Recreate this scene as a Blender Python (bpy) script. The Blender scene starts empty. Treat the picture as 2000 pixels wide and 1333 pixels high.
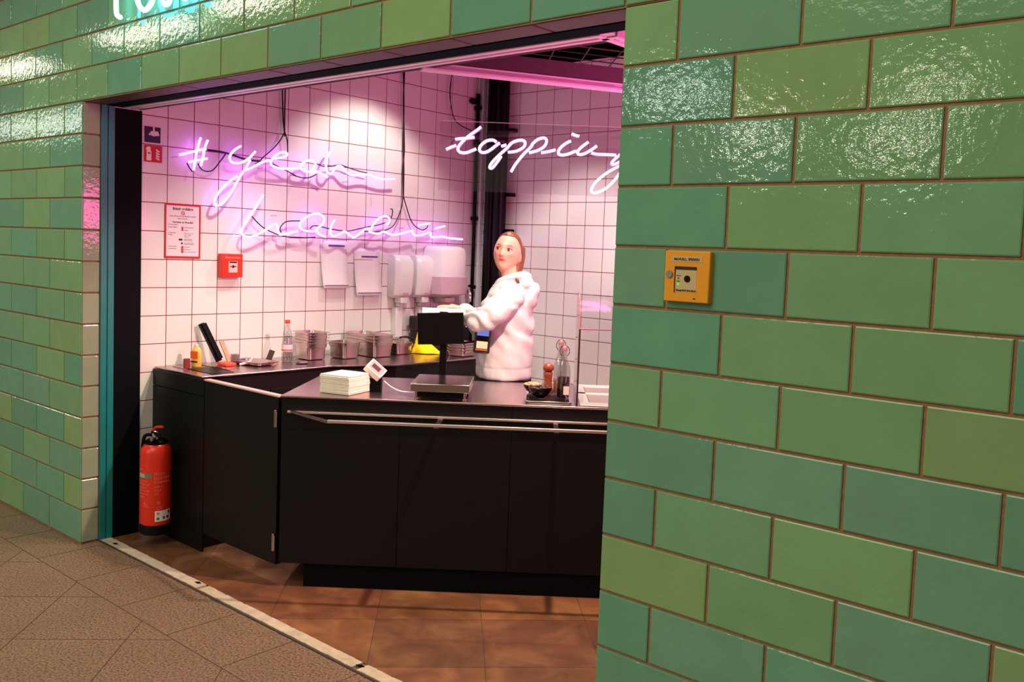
import bpy, bmesh, math, random
from mathutils import Vector, Matrix
random.seed(7)
S = bpy.context.scene
COL = S.collection

# ---------------------------------------------------------------- camera
cd = bpy.data.cameras.new('camera')
cam = bpy.data.objects.new('camera', cd); COL.objects.link(cam)
cd.sensor_width = 36.0; cd.lens = 1786.72/2000*36; cd.shift_x = -0.0124; cd.shift_y = -0.0247
cd.clip_start = 0.05
R0 = Vector((0.758729, 0.650290, 0.038121)); R1 = Vector((-0.074744, 0.028774, 0.996788)); R2 = Vector((0.647104, -0.759141, 0.070437))
M = Matrix((R0, R1, R2)).transposed().to_4x4(); M.translation = Vector((1.44024, -2.06226, 1.59672))
cam.matrix_world = M
S.camera = cam
# ---------------------------------------------------------------- view / world
S.view_settings.view_transform = 'Standard'; S.view_settings.look = 'None'
S.view_settings.exposure = 0.0; S.view_settings.gamma = 1.0; S.view_settings.use_curve_mapping = False
S.cycles.max_bounces = 8
W = bpy.data.worlds.new('station_hall'); S.world = W; W.use_nodes = True
bg = W.node_tree.nodes['Background']; bg.inputs[0].default_value = (0.80, 0.72, 0.56, 1); bg.inputs[1].default_value = 0.26

def light(name, kind, loc, power, col, target=None, **kw):
    d = bpy.data.lights.new(name, kind); d.energy = power; d.color = col
    for k, v in kw.items(): setattr(d, k, v)
    o = bpy.data.objects.new(name, d); COL.objects.link(o); o.location = loc
    if target is not None:
        o.rotation_euler = (Vector(target)-Vector(loc)).to_track_quat('-Z', 'Y').to_euler()
    return o
HALL = (1.0, 0.92, 0.70)
def strip(name, x0, x1, y, z, power, w=0.16, col=HALL):
    return light(name, 'AREA', ((x0+x1)/2, y, z), power, col, ((x0+x1)/2, y+0.001, 0), shape='RECTANGLE', size=abs(x1-x0), size_y=w)
# rows of tube luminaires of the station hall, behind the photographer
strip('hall_tube_light', -8.0, -6.9, -1.25, 3.05, 11)
strip('hall_tube_light', -5.6, -4.3, -1.2, 3.05, 12)
strip('hall_tube_light', -4.0, -3.2, -1.15, 3.05, 9)
strip('hall_tube_light', -3.3, -2.5, -5.0, 3.05, 36, 0.3, (0.9, 0.95, 0.9))
strip('hall_tube_light', -1.3, -0.7, -5.9, 3.05, 26, 0.25)
strip('hall_tube_light', -3.9, -3.3, -7.9, 3.05, 85, 0.5)
strip('hall_tube_light', -2.9, -2.0, -9.2, 3.05, 110, 0.5)
strip('hall_tube_light', -13.5, -9.5, -3.2, 3.05, 60, 0.4, (0.85, 0.9, 0.8))
light('hall_lamp', 'AREA', (-0.6, -3.6, 4.6), 120, HALL, (-0.6, -0.4, 0.8), shape='DISK', size=3.2)
# kitchen spots, recessed in the black ceiling
WARM = (1.0, 0.91, 0.82)
def spot(loc, tgt, power, deg, blend=0.35, r=0.03, col=WARM):
    return light('kitchen_spot', 'SPOT', loc, power, col, tgt, spot_size=math.radians(deg), spot_blend=blend, shadow_soft_size=r)
spot((-2.62, 1.74, 2.84), (-3.12, 1.76, 1.5), 56, 92, 0.55, 0.03)
spot((-2.15, 1.90, 2.84), (-2.15, 2.35, 1.2), 84, 84, 0.5, 0.04)
spot((-1.25, 1.95, 2.84), (-1.35, 2.35, 1.1), 84, 84, 0.5, 0.04)
spot((-0.92, 0.95, 2.20), (-1.30, 0.60, 0.0), 175, 140, 0.4, 0.02, (1.0, 0.74, 0.56))
spot((-1.62, 1.30, 2.75), (-1.75, 1.05, 0.4), 46, 88, 0.5, 0.025)
spot((-2.55, 0.80, 2.60), (-2.85, 0.85, 0.8), 62, 88, 0.8, 0.04)
light('added_pink_fill', 'AREA', (0.30, 1.4, 1.80), 52, (1.0, 0.11, 0.44), (-2.0, 1.5, 3.6), shape='RECTANGLE', size=1.4, size_y=0.5)  # added unseen area light, gives upper walls and trims a pink fill

# ---------------------------------------------------------------- helpers
def rgb(r, g, b):
    f = lambda c: (c/255/12.92) if c/255 <= 0.04045 else ((c/255+0.055)/1.055)**2.4
    return (f(r), f(g), f(b), 1)
def mat(name, col, rough=0.5, metal=0.0, noise=0.0, nscale=40, bump=0.0, bscale=60, bdist=0.002, trans=0, ior=1.45, alpha=1, emit=None, estr=0, coat=0, spec=None, vcol=None, spread=None):
    m = bpy.data.materials.new(name); m.use_nodes = True
    N, L = m.node_tree.nodes, m.node_tree.links; b = N['Principled BSDF']
    b.inputs['Base Color'].default_value = col; b.inputs['Roughness'].default_value = rough; b.inputs['Metallic'].default_value = metal
    b.inputs['Transmission Weight'].default_value = trans; b.inputs['IOR'].default_value = ior; b.inputs['Alpha'].default_value = alpha
    b.inputs['Coat Weight'].default_value = coat
    if spec is not None: b.inputs['Specular IOR Level'].default_value = spec
    if emit: b.inputs['Emission Color'].default_value = emit; b.inputs['Emission Strength'].default_value = estr
    tc = N.new('ShaderNodeTexCoord')
    src = None
    if vcol:
        a = N.new('ShaderNodeAttribute'); a.attribute_name = vcol; src = a.outputs['Color']; L.new(src, b.inputs['Base Color'])
    if noise:
        n = N.new('ShaderNodeTexNoise'); n.inputs['Scale'].default_value = nscale; n.inputs['Detail'].default_value = 4
        L.new(tc.outputs['Object'], n.inputs['Vector'])
        mx = N.new('ShaderNodeMix'); mx.data_type = 'RGBA'; mx.blend_type = 'MULTIPLY'
        cr = N.new('ShaderNodeValToRGB'); cr.color_ramp.elements[0].position = 0.3; cr.color_ramp.elements[1].position = 0.7
        cr.color_ramp.elements[0].color = (1-noise, 1-noise, 1-noise, 1); cr.color_ramp.elements[1].color = (1, 1, 1, 1)
        L.new(n.outputs['Fac'], cr.inputs['Fac']); mx.inputs['Factor'].default_value = 1
        if src: L.new(src, mx.inputs['A'])
        else: mx.inputs['A'].default_value = col
        L.new(cr.outputs['Color'], mx.inputs['B']); L.new(mx.outputs['Result'], b.inputs['Base Color'])
    if bump:
        n2 = N.new('ShaderNodeTexNoise'); n2.inputs['Scale'].default_value = bscale; n2.inputs['Detail'].default_value = 3
        L.new(tc.outputs['Object'], n2.inputs['Vector'])
        bp = N.new('ShaderNodeBump'); bp.inputs['Strength'].default_value = bump; bp.inputs['Distance'].default_value = bdist
        L.new(n2.outputs['Fac'], bp.inputs['Height']); L.new(bp.outputs['Normal'], b.inputs['Normal'])
    return m

class MB:
    def __init__(s): s.bm = bmesh.new(); s.mi = 0
    def _f(s, vs):
        try:
            f = s.bm.faces.new(vs); f.material_index = s.mi; return f
        except ValueError: return None
    def box(s, x0, x1, y0, y1, z0, z1, mtx=None):
        P = [Vector((x, y, z)) for z in (z0, z1) for y in (y0, y1) for x in (x0, x1)]
        if mtx: P = [mtx @ p for p in P]
        v = [s.bm.verts.new(p) for p in P]
        for q in ((0, 2, 3, 1), (4, 5, 7, 6), (0, 1, 5, 4), (2, 6, 7, 3), (0, 4, 6, 2), (1, 3, 7, 5)): s._f([v[i] for i in q])
        return s
    def prism(s, poly, z0, z1, mtx=None):
        A = [Vector((p[0], p[1], z0)) for p in poly]; B = [Vector((p[0], p[1], z1)) for p in poly]
        if mtx: A = [mtx @ p for p in A]; B = [mtx @ p for p in B]
        a = [s.bm.verts.new(p) for p in A]; b = [s.bm.verts.new(p) for p in B]
        s._f(a[::-1]); s._f(b); n = len(a)
        for i in range(n): s._f([a[i], a[(i+1) % n], b[(i+1) % n], b[i]])
        return s
    def rings(s, R, cap=True, closed=False):
        V = [[s.bm.verts.new(p) for p in r] for r in R]; n = len(V[0])
        for i in range(len(V)-1):
            for j in range(n): s._f([V[i][j], V[i][(j+1) % n], V[i+1][(j+1) % n], V[i+1][j]])
        if cap: s._f(V[0][::-1]); s._f(V[-1])
        return s
    def tube(s, pts, r, n=8, cap=True):
        pts = [Vector(p) for p in pts]; R = []; up = None
        for i, p in enumerate(pts):
            t = (pts[min(i+1, len(pts)-1)]-pts[max(i-1, 0)]).normalized()
            if up is None: up = t.orthogonal().normalized()
            up = (up-t*up.dot(t))
            up = up.normalized() if up.length > 1e-6 else t.orthogonal().normalized()
            sd = t.cross(up); rr = r[i] if isinstance(r, (list, tuple)) else r
            R.append([p+(up*math.cos(2*math.pi*k/n)+sd*math.sin(2*math.pi*k/n))*rr for k in range(n)])
        return s.rings(R, cap)
    def cyl(s, p0, p1, r, n=20): return s.tube([p0, p1], r, n)
    def lathe(s, prof, c=(0, 0, 0), n=28, sx=1, sy=1, cap=True):
        c = Vector(c)
        return s.rings([[c+Vector((r*sx*math.cos(2*math.pi*k/n), r*sy*math.sin(2*math.pi*k/n), z)) for k in range(n)] for r, z in prof], cap)
    def ellip(s, c, rx, ry, rz, n=20, mtx=None):
        m = 12; R = []
        for i in range(m+1):
            a = -math.pi/2+math.pi*i/m; q = max(math.cos(a), 0.02)
            r = [Vector((rx*q*math.cos(2*math.pi*k/n), ry*q*math.sin(2*math.pi*k/n), rz*math.sin(a))) for k in range(n)]
            R.append([(mtx @ p if mtx else p)+Vector(c) for p in r])
        return s.rings(R)
    def quad(s, pts): s._f([s.bm.verts.new(Vector(p)) for p in pts]); return s
    def build(s, name, mats, parent=None, smooth=False, bevel=0, seg=2, tag=None):
        bmesh.ops.recalc_face_normals(s.bm, faces=s.bm.faces[:])
        me = bpy.data.meshes.new(name); s.bm.to_mesh(me); s.bm.free()
        for m in (mats if isinstance(mats, (list, tuple)) else [mats]): me.materials.append(m)
        o = bpy.data.objects.new(name, me); COL.objects.link(o)
        if parent: o.parent = parent
        if smooth:
            for p in me.polygons: p.use_smooth = True
        if bevel:
            b = o.modifiers.new('bevel', 'BEVEL'); b.width = bevel; b.segments = seg; b.limit_method = 'ANGLE'; b.angle_limit = math.radians(35)
            for p in me.polygons: p.use_smooth = True
            try: me.set_sharp_from_angle(angle=math.radians(35))
            except Exception: pass
        elif smooth:
            try: me.set_sharp_from_angle(angle=math.radians(50))
            except Exception: pass
        if tag: T(o, *tag)
        return o
def T(o, label, cat, group=None):
    o['label'] = label; o['category'] = cat
    if group: o['group'] = group
    return o
def struct(o): o['kind'] = 'structure'; return o
def thing(name, label, cat, loc=(0, 0, 0), rz=0, group=None):
    o = bpy.data.objects.new(name, None); COL.objects.link(o); o.empty_display_size = 0.1
    o.location = loc; o.rotation_euler = (0, 0, rz)
    return T(o, label, cat, group)
def copy_tree(o, parent=None):
    c = o.copy(); COL.objects.link(c); c.parent = parent
    for ch in list(o.children): copy_tree(ch, c)
    return c
def text(name, body, size, m, parent, mtx, align='CENTER', bold=0.0, ext=0.0003, sx=1.0):
    cu = bpy.data.curves.new(name, 'FONT'); cu.body = body; cu.size = size; cu.align_x = align; cu.extrude = ext; cu.offset = bold
    t = bpy.data.objects.new(name, cu); COL.objects.link(t)
    dg = bpy.context.evaluated_depsgraph_get(); me = bpy.data.meshes.new_from_object(t.evaluated_get(dg))
    bpy.data.objects.remove(t); me.materials.clear(); me.materials.append(m)
    me.transform(mtx @ Matrix.Diagonal((sx, 1, 1, 1)))
    o = bpy.data.objects.new(name, me); COL.objects.link(o); o.parent = parent
    return o
def smooth_path(pts, k=4):
    P = [Vector(p) for p in pts]
    if len(P) < 3: return P
    out = []
    for i in range(len(P)-1):
        p0 = P[max(i-1, 0)]; p1 = P[i]; p2 = P[i+1]; p3 = P[min(i+2, len(P)-1)]
        for j in range(k):
            t = j/k
            out.append(0.5*((2*p1)+(-p0+p2)*t+(2*p0-5*p1+4*p2-p3)*t*t+(-p0+3*p1-3*p2+p3)*t**3))
    return out+[P[-1]]

XN = -3.2589; YB = 2.84
CH = math.cos(math.radians(40.05)); SH = math.sin(math.radians(40.05)); ANG = math.radians(40.05)
def ctr(u, n, z=0.0): return Vector((-2.077+u*CH-n*SH, 0.38+u*SH+n*CH, z))

# ---------------------------------------------------------------- materials
def tile_material(name, attr, rough, bump, bscale, dist, mottle=0.0, coat=0.0):
    m = mat(name, (0.5, 0.5, 0.5, 1), rough, vcol=attr, noise=mottle, nscale=9, bump=bump, bscale=bscale, bdist=dist, coat=coat)
    return m
GREEN = tile_material('glazed_green_tile', 'tile_col', 0.055, 0.27, 44, 0.0035, 0.10)
WHITE = tile_material('white_wall_tile', 'tile_col', 0.12, 0.10, 9, 0.004, 0.0)
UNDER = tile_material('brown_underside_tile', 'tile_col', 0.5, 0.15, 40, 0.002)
GROUT = mat('brown_grout', rgb(158, 112, 80), 0.9, noise=0.3, nscale=60)
REDGR = mat('dark_red_grout', rgb(136, 56, 62), 0.9, spec=0.1)
TEAL = mat('teal_painted_steel', rgb(16, 124, 124), 0.45, noise=0.15, nscale=6)
DTEAL = mat('dark_teal_steel', rgb(3, 30, 30), 0.8, spec=0.03)
BLACK = mat('matt_black_cladding', rgb(5, 5, 7), 0.7, spec=0.12)
COUNTER = mat('black_laminate_front', rgb(17, 14, 15), 0.42, spec=0.25, noise=0.25, nscale=300)
STEEL = mat('brushed_stainless_steel', (0.50, 0.36, 0.38, 1), 0.25, 1.0, noise=0.12, nscale=12)
STEELB = mat('bright_stainless_steel', (0.62, 0.50, 0.48, 1), 0.2, 1.0, noise=0.1, nscale=25)
RAILM = mat('satin_rail_steel', (0.9, 0.74, 0.70, 1), 0.36, 1.0)
CHROME = mat('polished_metal', (0.75, 0.7, 0.68, 1), 0.14, 1.0)
WPAINT = mat('white_painted_profile', rgb(225, 215, 220), 0.3)
MAUVE = mat('grey_mauve_board', rgb(82, 70, 72), 0.8, spec=0.1, noise=0.12, nscale=90)
CEIL = mat('black_ceiling', rgb(3, 3, 3), 0.9, spec=0.0)
WPLAST = mat('white_plastic', rgb(226, 224, 222), 0.35)
WPAPER = mat('white_paper', rgb(232, 230, 226), 0.8)
BPLAST = mat('black_plastic', rgb(5, 4, 5), 0.35, spec=0.2)
CABLE = mat('black_cable', rgb(16, 8, 12), 0.5)
RED = mat('red_enamel', rgb(228, 50, 30), 0.3)
REDM = mat('red_print', rgb(190, 24, 22), 0.5)
NAVY = mat('navy_print', rgb(14, 16, 52), 0.5)
INK = mat('dark_print', rgb(40, 26, 36), 0.6)
BLUEINK = mat('blue_violet_print', rgb(88, 62, 150), 0.6)
YELLOW = mat('amber_yellow_enamel', rgb(238, 158, 22), 0.4, noise=0.06, nscale=120)
STONE = mat('pale_threshold_stone', rgb(205, 186, 160), 0.75, noise=0.28, nscale=22, bump=0.4, bscale=30)
def glass(name, tint=(1, 1, 1, 1), a=0.12, rough=0.02):
    m = bpy.data.materials.new(name); m.use_nodes = True; N, L = m.node_tree.nodes, m.node_tree.links
    N.remove(N['Principled BSDF']); out = N['Material Output']
    tr = N.new('ShaderNodeBsdfTransparent'); tr.inputs[0].default_value = tint
    gl = N.new('ShaderNodeBsdfGlossy'); gl.inputs['Roughness'].default_value = rough
    lw = N.new('ShaderNodeLayerWeight'); lw.inputs['Blend'].default_value = 0.5
    pw = N.new('ShaderNodeMath'); pw.operation = 'POWER'; pw.inputs[1].default_value = 4.0; L.new(lw.outputs['Facing'], pw.inputs[0])
    fr = N.new('ShaderNodeMath'); fr.operation = 'MULTIPLY_ADD'; fr.inputs[1].default_value = 0.85; fr.inputs[2].default_value = a; L.new(pw.outputs[0], fr.inputs[0])
    mx = N.new('ShaderNodeMixShader'); L.new(fr.outputs[0], mx.inputs[0]); L.new(tr.outputs[0], mx.inputs[1]); L.new(gl.outputs[0], mx.inputs[2])
    L.new(mx.outputs[0], out.inputs[0]); return m
ACRYL = glass('clear_acrylic', (0.97, 0.95, 0.97, 1), 0.05, 0.03)
PANE = glass('clear_glass', (0.97, 0.97, 0.96, 1), 0.05, 0.01)
BOTTLE = glass('clear_bottle_glass', (0.86, 0.84, 0.84, 1), 0.10, 0.04)
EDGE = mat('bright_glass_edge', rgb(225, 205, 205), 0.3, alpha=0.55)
def neon(name, col, strength):
    m = bpy.data.materials.new(name); m.use_nodes = True; N, L = m.node_tree.nodes, m.node_tree.links
    N.remove(N['Principled BSDF']); e = N.new('ShaderNodeEmission'); e.inputs[0].default_value = col; e.inputs[1].default_value = strength
    L.new(e.outputs[0], N['Material Output'].inputs[0]); return m
NPURP = neon('purple_neon_gas', (0.70, 0.20, 1.0, 1), 5.4)
NPINK = neon('pink_neon_gas', (1.0, 0.22, 0.80, 1), 6.5)
NCYAN = neon('cyan_neon_gas', (0.16, 0.72, 1.0, 1), 9)

def tiled(name, frame, tiles, back, mat_tile, mat_grout, depth=0.004, bev=0.0022):
    """frame(u, v, d) -> world point; tiles = [(u0, u1, v0, v1, colour)]; back = [(u0, u1, v0, v1)] grout rectangles"""
    bm = bmesh.new(); cols = []
    def face(vs, mi, c):
        f = bm.faces.new(vs); f.material_index = mi; cols.append((f, c))
    for u0, u1, v0, v1 in back:
        face([bm.verts.new(frame(*p, 0)) for p in ((u0, v0), (u1, v0), (u1, v1), (u0, v1))], 1, (0.3, 0.2, 0.15, 1))
    for u0, u1, v0, v1, c in tiles:
        b = min(bev, (u1-u0)/3)
        A = [bm.verts.new(frame(*p, 0)) for p in ((u0, v0), (u1, v0), (u1, v1), (u0, v1))]
        B = [bm.verts.new(frame(*p, depth*0.65)) for p in ((u0, v0), (u1, v0), (u1, v1), (u0, v1))]
        D = [bm.verts.new(frame(*p, depth)) for p in ((u0+b, v0+b), (u1-b, v0+b), (u1-b, v1-b), (u0+b, v1-b))]
        for X, Y in ((A, B), (B, D)):
            for i in range(4): face([X[i], X[(i+1) % 4], Y[(i+1) % 4], Y[i]], 0, c)
        face(D, 0, c)
    me = bpy.data.meshes.new(name)
    lay = bm.loops.layers.float_color.new('tile_col')
    for f, c in cols:
        for l in f.loops: l[lay] = c
    bm.to_mesh(me); bm.free()
    me.materials.append(mat_tile); me.materials.append(mat_grout)
    o = bpy.data.objects.new(name, me); COL.objects.link(o)
    return struct(o)

GR = [rgb(122, 168, 120), rgb(118, 166, 124), rgb(106, 162, 128), rgb(106, 158, 128), rgb(134, 168, 112), rgb(126, 168, 116), rgb(112, 160, 128), rgb(122, 166, 122)]
def gcol():
    c = random.choice(GR); k = random.uniform(0.94, 1.04); return (c[0]*k, c[1]*k, c[2]*k, 1)
ROW = 0.16; ZT = 2.2598; J = 0.0040
tiles = []; back = []
def row(x0, x1, z0, z1, joints):
    xs = [x0]+sorted(j for j in joints if x0+0.02 < j < x1-0.02)+[x1]
    for a, b in zip(xs[:-1], xs[1:]):
        tiles.append((a+(J if a != x0 else 0.0), b-(J if b != x1 else 0.0), z0+J, z1-J, gcol()))
for j in range(0, 15):                       # rows below the lintel line
    z1 = ZT-j*ROW; z0 = ZT-(j+1)*ROW
    if j == 13: z0 = 0.006
    if j == 14: continue
    # right of the opening
    s = 0.1665 if j % 2 == 0 else 0.3328
    row(0.0, 3.6, z0, z1, [s+0.3329*k for k in range(12)])
    s = -3.465 if j % 2 == 0 else -3.645
    row(-7.0, XN-0.004, z0, z1, [s-0.348*k for k in range(12)])
for j in range(1, 9):                        # rows above the opening
    z0 = ZT+(j-1)*ROW; z1 = z0+ROW
    s = -0.003 if j % 2 else -0.169
    row(-7.0, 3.6, z0, z1, [s-0.3322*k for k in range(-12, 24)])
back = [(-7, XN-0.002, 0, ZT), (0.0, 3.6, 0, ZT), (-7, 3.6, ZT-0.002, ZT+8*ROW)]
tiled('wall_front', lambda u, v, d: Vector((u, -d, v)), tiles, back, GREEN, GROUT, 0.005, 0.003)
# reveals of the opening: left jamb, right jamb, lintel underside
tiles = []; jc = rgb(150, 160, 134)  # paler than the front tiles: light on the reveals put into the colour
for j in range(14):
    z1 = ZT-j*ROW; z0 = 0.006 if j == 13 else z1-ROW
    k = random.uniform(0.93, 1.05); tiles.append((0.0, 0.085, z0+J, z1-J, (jc[0]*k, jc[1]*k, jc[2]*k, 1)))
tiled('wall_jamb_left', lambda u, v, d: Vector((XN-0.006+d, u, v)), tiles, [(0, 0.087, 0, ZT)], GREEN, GROUT, 0.006, 0.003)
tiled('wall_jamb_right', lambda u, v, d: Vector((-d+0.001, u, v)), tiles, [(0, 0.16, 0, ZT)], GREEN, GROUT, 0.005, 0.003)
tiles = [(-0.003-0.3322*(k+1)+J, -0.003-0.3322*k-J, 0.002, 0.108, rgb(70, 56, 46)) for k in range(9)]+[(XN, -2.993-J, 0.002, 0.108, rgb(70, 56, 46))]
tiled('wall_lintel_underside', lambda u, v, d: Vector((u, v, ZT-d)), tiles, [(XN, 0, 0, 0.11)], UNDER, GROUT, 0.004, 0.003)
struct(MB().box(-7, XN-0.01, 0.02, 0.2, 0, 3.5).box(0.004, 3.6, 0.02, 0.2, 0, 3.5).box(XN-0.01, 0.004, 0.02, 0.2, ZT+0.012, 3.5).build('wall_front_core', CEIL))

TW = 0.1518
def wcol():
    k = random.uniform(0.975, 1.01); c = rgb(226, 224, 219); return (c[0]*k, c[1]*k, c[2]*k, 1)
def grid(us, vs, j=0.0022): return [(a+j, b-j, c+j, d-j, wcol()) for a, b in zip(us[:-1], us[1:]) for c, d in zip(vs[:-1], vs[1:]) if b-a > 0.01 and d-c > 0.01]
Z0 = 2.3876
zs = [Z0-TW*k for k in range(-4, 17) if 0.0 <= Z0-TW*k <= 2.86]; zs = sorted(zs+[0.0, 2.87])
ys = sorted([0.4462+TW*k for k in range(-2, 16) if 0.12 < 0.4462+TW*k < YB]+[0.10, YB])
tiled('wall_left', lambda u, v, d: Vector((XN-0.0014+d, u, v)), grid(ys, zs), [(0.08, YB, 0, 2.87)], WHITE, REDGR, 0.0014, 0.0008)
T2 = 0.1532; Z2 = 2.3947
zs = sorted([Z2-T2*k for k in range(-4, 17) if 0.0 <= Z2-T2*k <= 2.86]+[0.0, 2.87])
xs = sorted([-2.855+T2*k for k in range(-3, 22) if XN < -2.855+T2*k < 0.6]+[XN, 0.6])
tiled('wall_back', lambda u, v, d: Vector((u, YB+0.0014-d, v)), grid(xs, zs), [(XN, 0.6, 0, 2.87)], WHITE, REDGR, 0.0014, 0.0008)
ys2 = [0.2+TW*k for k in range(19)]
tiled('wall_right', lambda u, v, d: Vector((0.6-d, u, v)), grid(ys2, zs), [(0.16, YB+0.01, 0, 2.87)], WHITE, REDGR, 0.0014, 0.0008)
struct(MB().box(XN-0.08, 0.68, 0.02, YB+0.08, 2.87, 2.93).build('ceiling', CEIL))

# ---------------------------------------------------------------- floors
def stone_mat(name, base, speck, vor, rough, joint, jcol, rot, grid_w, grid_h, offs, strip_y=None):
    pass
FL = bpy.data.materials.new('hall_granite'); FL.use_nodes = True
N, L = FL.node_tree.nodes, FL.node_tree.links; b = N['Principled BSDF']; b.inputs['Roughness'].default_value = 0.48
tc = N.new('ShaderNodeTexCoord')
n1 = N.new('ShaderNodeTexNoise'); n1.inputs['Scale'].default_value = 105; n1.inputs['Detail'].default_value = 3; n1.inputs['Roughness'].default_value = 0.65
cr = N.new('ShaderNodeValToRGB'); e = cr.color_ramp.elements; e[0].position = 0.36; e[0].color = rgb(78, 62, 50); e[1].position = 0.60; e[1].color = rgb(150, 118, 92)
x = e.new(0.48); x.color = rgb(122, 98, 76)
n3 = N.new('ShaderNodeTexNoise'); n3.inputs['Scale'].default_value = 2.2; n3.inputs['Detail'].default_value = 3
mx = N.new('ShaderNodeMix'); mx.data_type = 'RGBA'; mx.blend_type = 'MULTIPLY'; mx.inputs['Factor'].default_value = 0.45
L.new(tc.outputs['Object'], n1.inputs['Vector']); L.new(tc.outputs['Object'], n3.inputs['Vector']); L.new(n1.outputs['Fac'], cr.inputs['Fac'])
L.new(cr.outputs['Color'], mx.inputs['A']); L.new(n3.outputs['Color'], mx.inputs['B'])
cr3 = N.new('ShaderNodeValToRGB'); cr3.color_ramp.elements[0].position = 0.3; cr3.color_ramp.elements[0].color = (0.7, 0.7, 0.7, 1); cr3.color_ramp.elements[1].position = 0.65
L.new(n3.outputs['Fac'], cr3.inputs['Fac']); L.new(cr3.outputs['Color'], mx.inputs['B']); L.new(mx.outputs['Result'], b.inputs['Base Color'])
JOINT = mat('dark_floor_joint', rgb(66, 54, 44), 0.85)
fb = MB(); fb.box(-8, 4, -7, 0.2, -0.06, 0.0); fb.build('floor', FL); struct(bpy.data.objects['floor'])
# joints between the hall slabs: one border strip, then slabs laid at 45 degrees
jb = MB(); w = 0.0016
def jl(p, q, bmx=jb, w=w, z=0.0):
    p = Vector((p[0], p[1], 0)); q = Vector((q[0], q[1], 0)); d = (q-p).normalized(); s_ = Vector((-d.y, d.x, 0))*w
    bmx.prism([p-s_, q-s_, q+s_, p+s_], z-0.0005, z+0.0006)
jl((-8, -0.243), (4, -0.243))
for x in (-4.0, -3.6, -3.19, -2.768, -2.347, -1.94, -1.54, -1.14, -0.72, -0.3, 0.1, 0.5): jl((x, -0.243), (x, 0.085))
for k in range(-9, 8):
    x = -2.14+0.612*k; jl((x, -0.243), (x+5.5, -5.743))
for k in range(-14, 10):
    x = -2.50+0.62*k; jl((x, -0.243), (x-5.5, -5.743), w=0.0010)
struct(jb.build('floor_joints', JOINT))
# kitchen floor: large rust-brown stone slabs, laid at 45 degrees
KF = bpy.data.materials.new('rust_brown_slate'); KF.use_nodes = True
N, L = KF.node_tree.nodes, KF.node_tree.links; b = N['Principled BSDF']; b.inputs['Roughness'].default_value = 0.45
tc = N.new('ShaderNodeTexCoord'); n1 = N.new('ShaderNodeTexNoise'); n1.inputs['Scale'].default_value = 5.5; n1.inputs['Detail'].default_value = 8; n1.inputs['Distortion'].default_value = 0.7
cr = N.new('ShaderNodeValToRGB'); e = cr.color_ramp.elements; e[0].position = 0.28; e[0].color = rgb(100, 64, 42); e[1].position = 0.72; e[1].color = rgb(156, 108, 70)
x = e.new(0.5); x.color = rgb(128, 82, 54)
at = N.new('ShaderNodeAttribute'); at.attribute_name = 'tile_col'; mx = N.new('ShaderNodeMix'); mx.data_type = 'RGBA'; mx.blend_type = 'MULTIPLY'; mx.inputs['Factor'].default_value = 1
L.new(tc.outputs['Object'], n1.inputs['Vector']); L.new(n1.outputs['Fac'], cr.inputs['Fac']); L.new(cr.outputs['Color'], mx.inputs['A']); L.new(at.outputs['Color'], mx.inputs['B']); L.new(mx.outputs['Result'], b.inputs['Base Color'])
bm = bmesh.new(); lay = bm.loops.layers.float_color.new('tile_col')
r2 = math.sqrt(0.5)
def clipped(a0, a1, b0, b1):
    P = [((a-b_)*r2-1.157, (a+b_)*r2+0.774) for a, b_ in ((a0, b0), (a1, b0), (a1, b1), (a0, b1))]
    for ax, sgn, lim in ((0, 1, XN), (0, -1, 0.6), (1, 1, 0.155), (1, -1, YB)):
        out = []
        for i in range(len(P)):
            p, q = P[i], P[(i+1) % len(P)]; fp = (p[ax]-lim)*sgn; fq = (q[ax]-lim)*sgn
            if fp >= 0: out.append(p)
            if fp*fq < 0: t = fp/(fp-fq); out.append((p[0]+(q[0]-p[0])*t, p[1]+(q[1]-p[1])*t))
        P = out
        if len(P) < 3: return None
    return P
for i in range(-8, 9):
    for k in range(-8, 9):
        s_ = 0.45; g = 0.0012; P = clipped(i*s_+g, (i+1)*s_-g, k*s_+g, (k+1)*s_-g)
        if not P: continue
        c = random.uniform(0.62, 1.08); c = (c, c*random.uniform(0.94, 1.05), c*random.uniform(0.9, 1.08), 1)
        f = bm.faces.new([bm.verts.new((x, y, 0.003)) for x, y in P])
        for l in f.loops: l[lay] = c
bmesh.ops.recalc_face_normals(bm, faces=bm.faces[:])
me = bpy.data.meshes.new('floor_kitchen'); bm.to_mesh(me); bm.free(); me.materials.append(KF)
kf = bpy.data.objects.new('floor_kitchen', me); COL.objects.link(kf); struct(kf)
struct(MB().box(XN, 0.6, 0.155, YB, -0.05, 0.0022).build('floor_kitchen_bed', JOINT))
# pale stone threshold with worn notches
th = MB(); y0, y1 = 0.096, 0.150
segs = [(XN, -2.31), (-2.285, -1.19), (-1.16, 0.0)]
for a, b_ in segs:
    n = int((b_-a)/0.05)+1
    for i in range(n):
        xa = a+(b_-a)*i/n; xb = a+(b_-a)*(i+1)/n
        d0 = random.uniform(-0.003, 0.003); d1 = random.uniform(-0.003, 0.003)
        th.prism([(xa, y0+d0), (xb, y0+d1*0.3), (xb, y1+d1), (xa, y1+d0*0.3)], -0.01, 0.007)
struct(th.build('trim_1', STONE))
hl = MB()
for x, y in ((-3.14, 0.12), (-2.36, 0.137), (-1.175, 0.125)): hl.prism([(x-0.02, y-0.008), (x+0.012, y-0.011), (x+0.022, y+0.004), (x-0.004, y+0.009)], 0.0065, 0.0078)
struct(hl.build('trim_2', BPLAST))
struct(MB().box(XN, 0.0, 0.085, 0.095, -0.005, 0.004).build('trim_3', JOINT))

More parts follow.
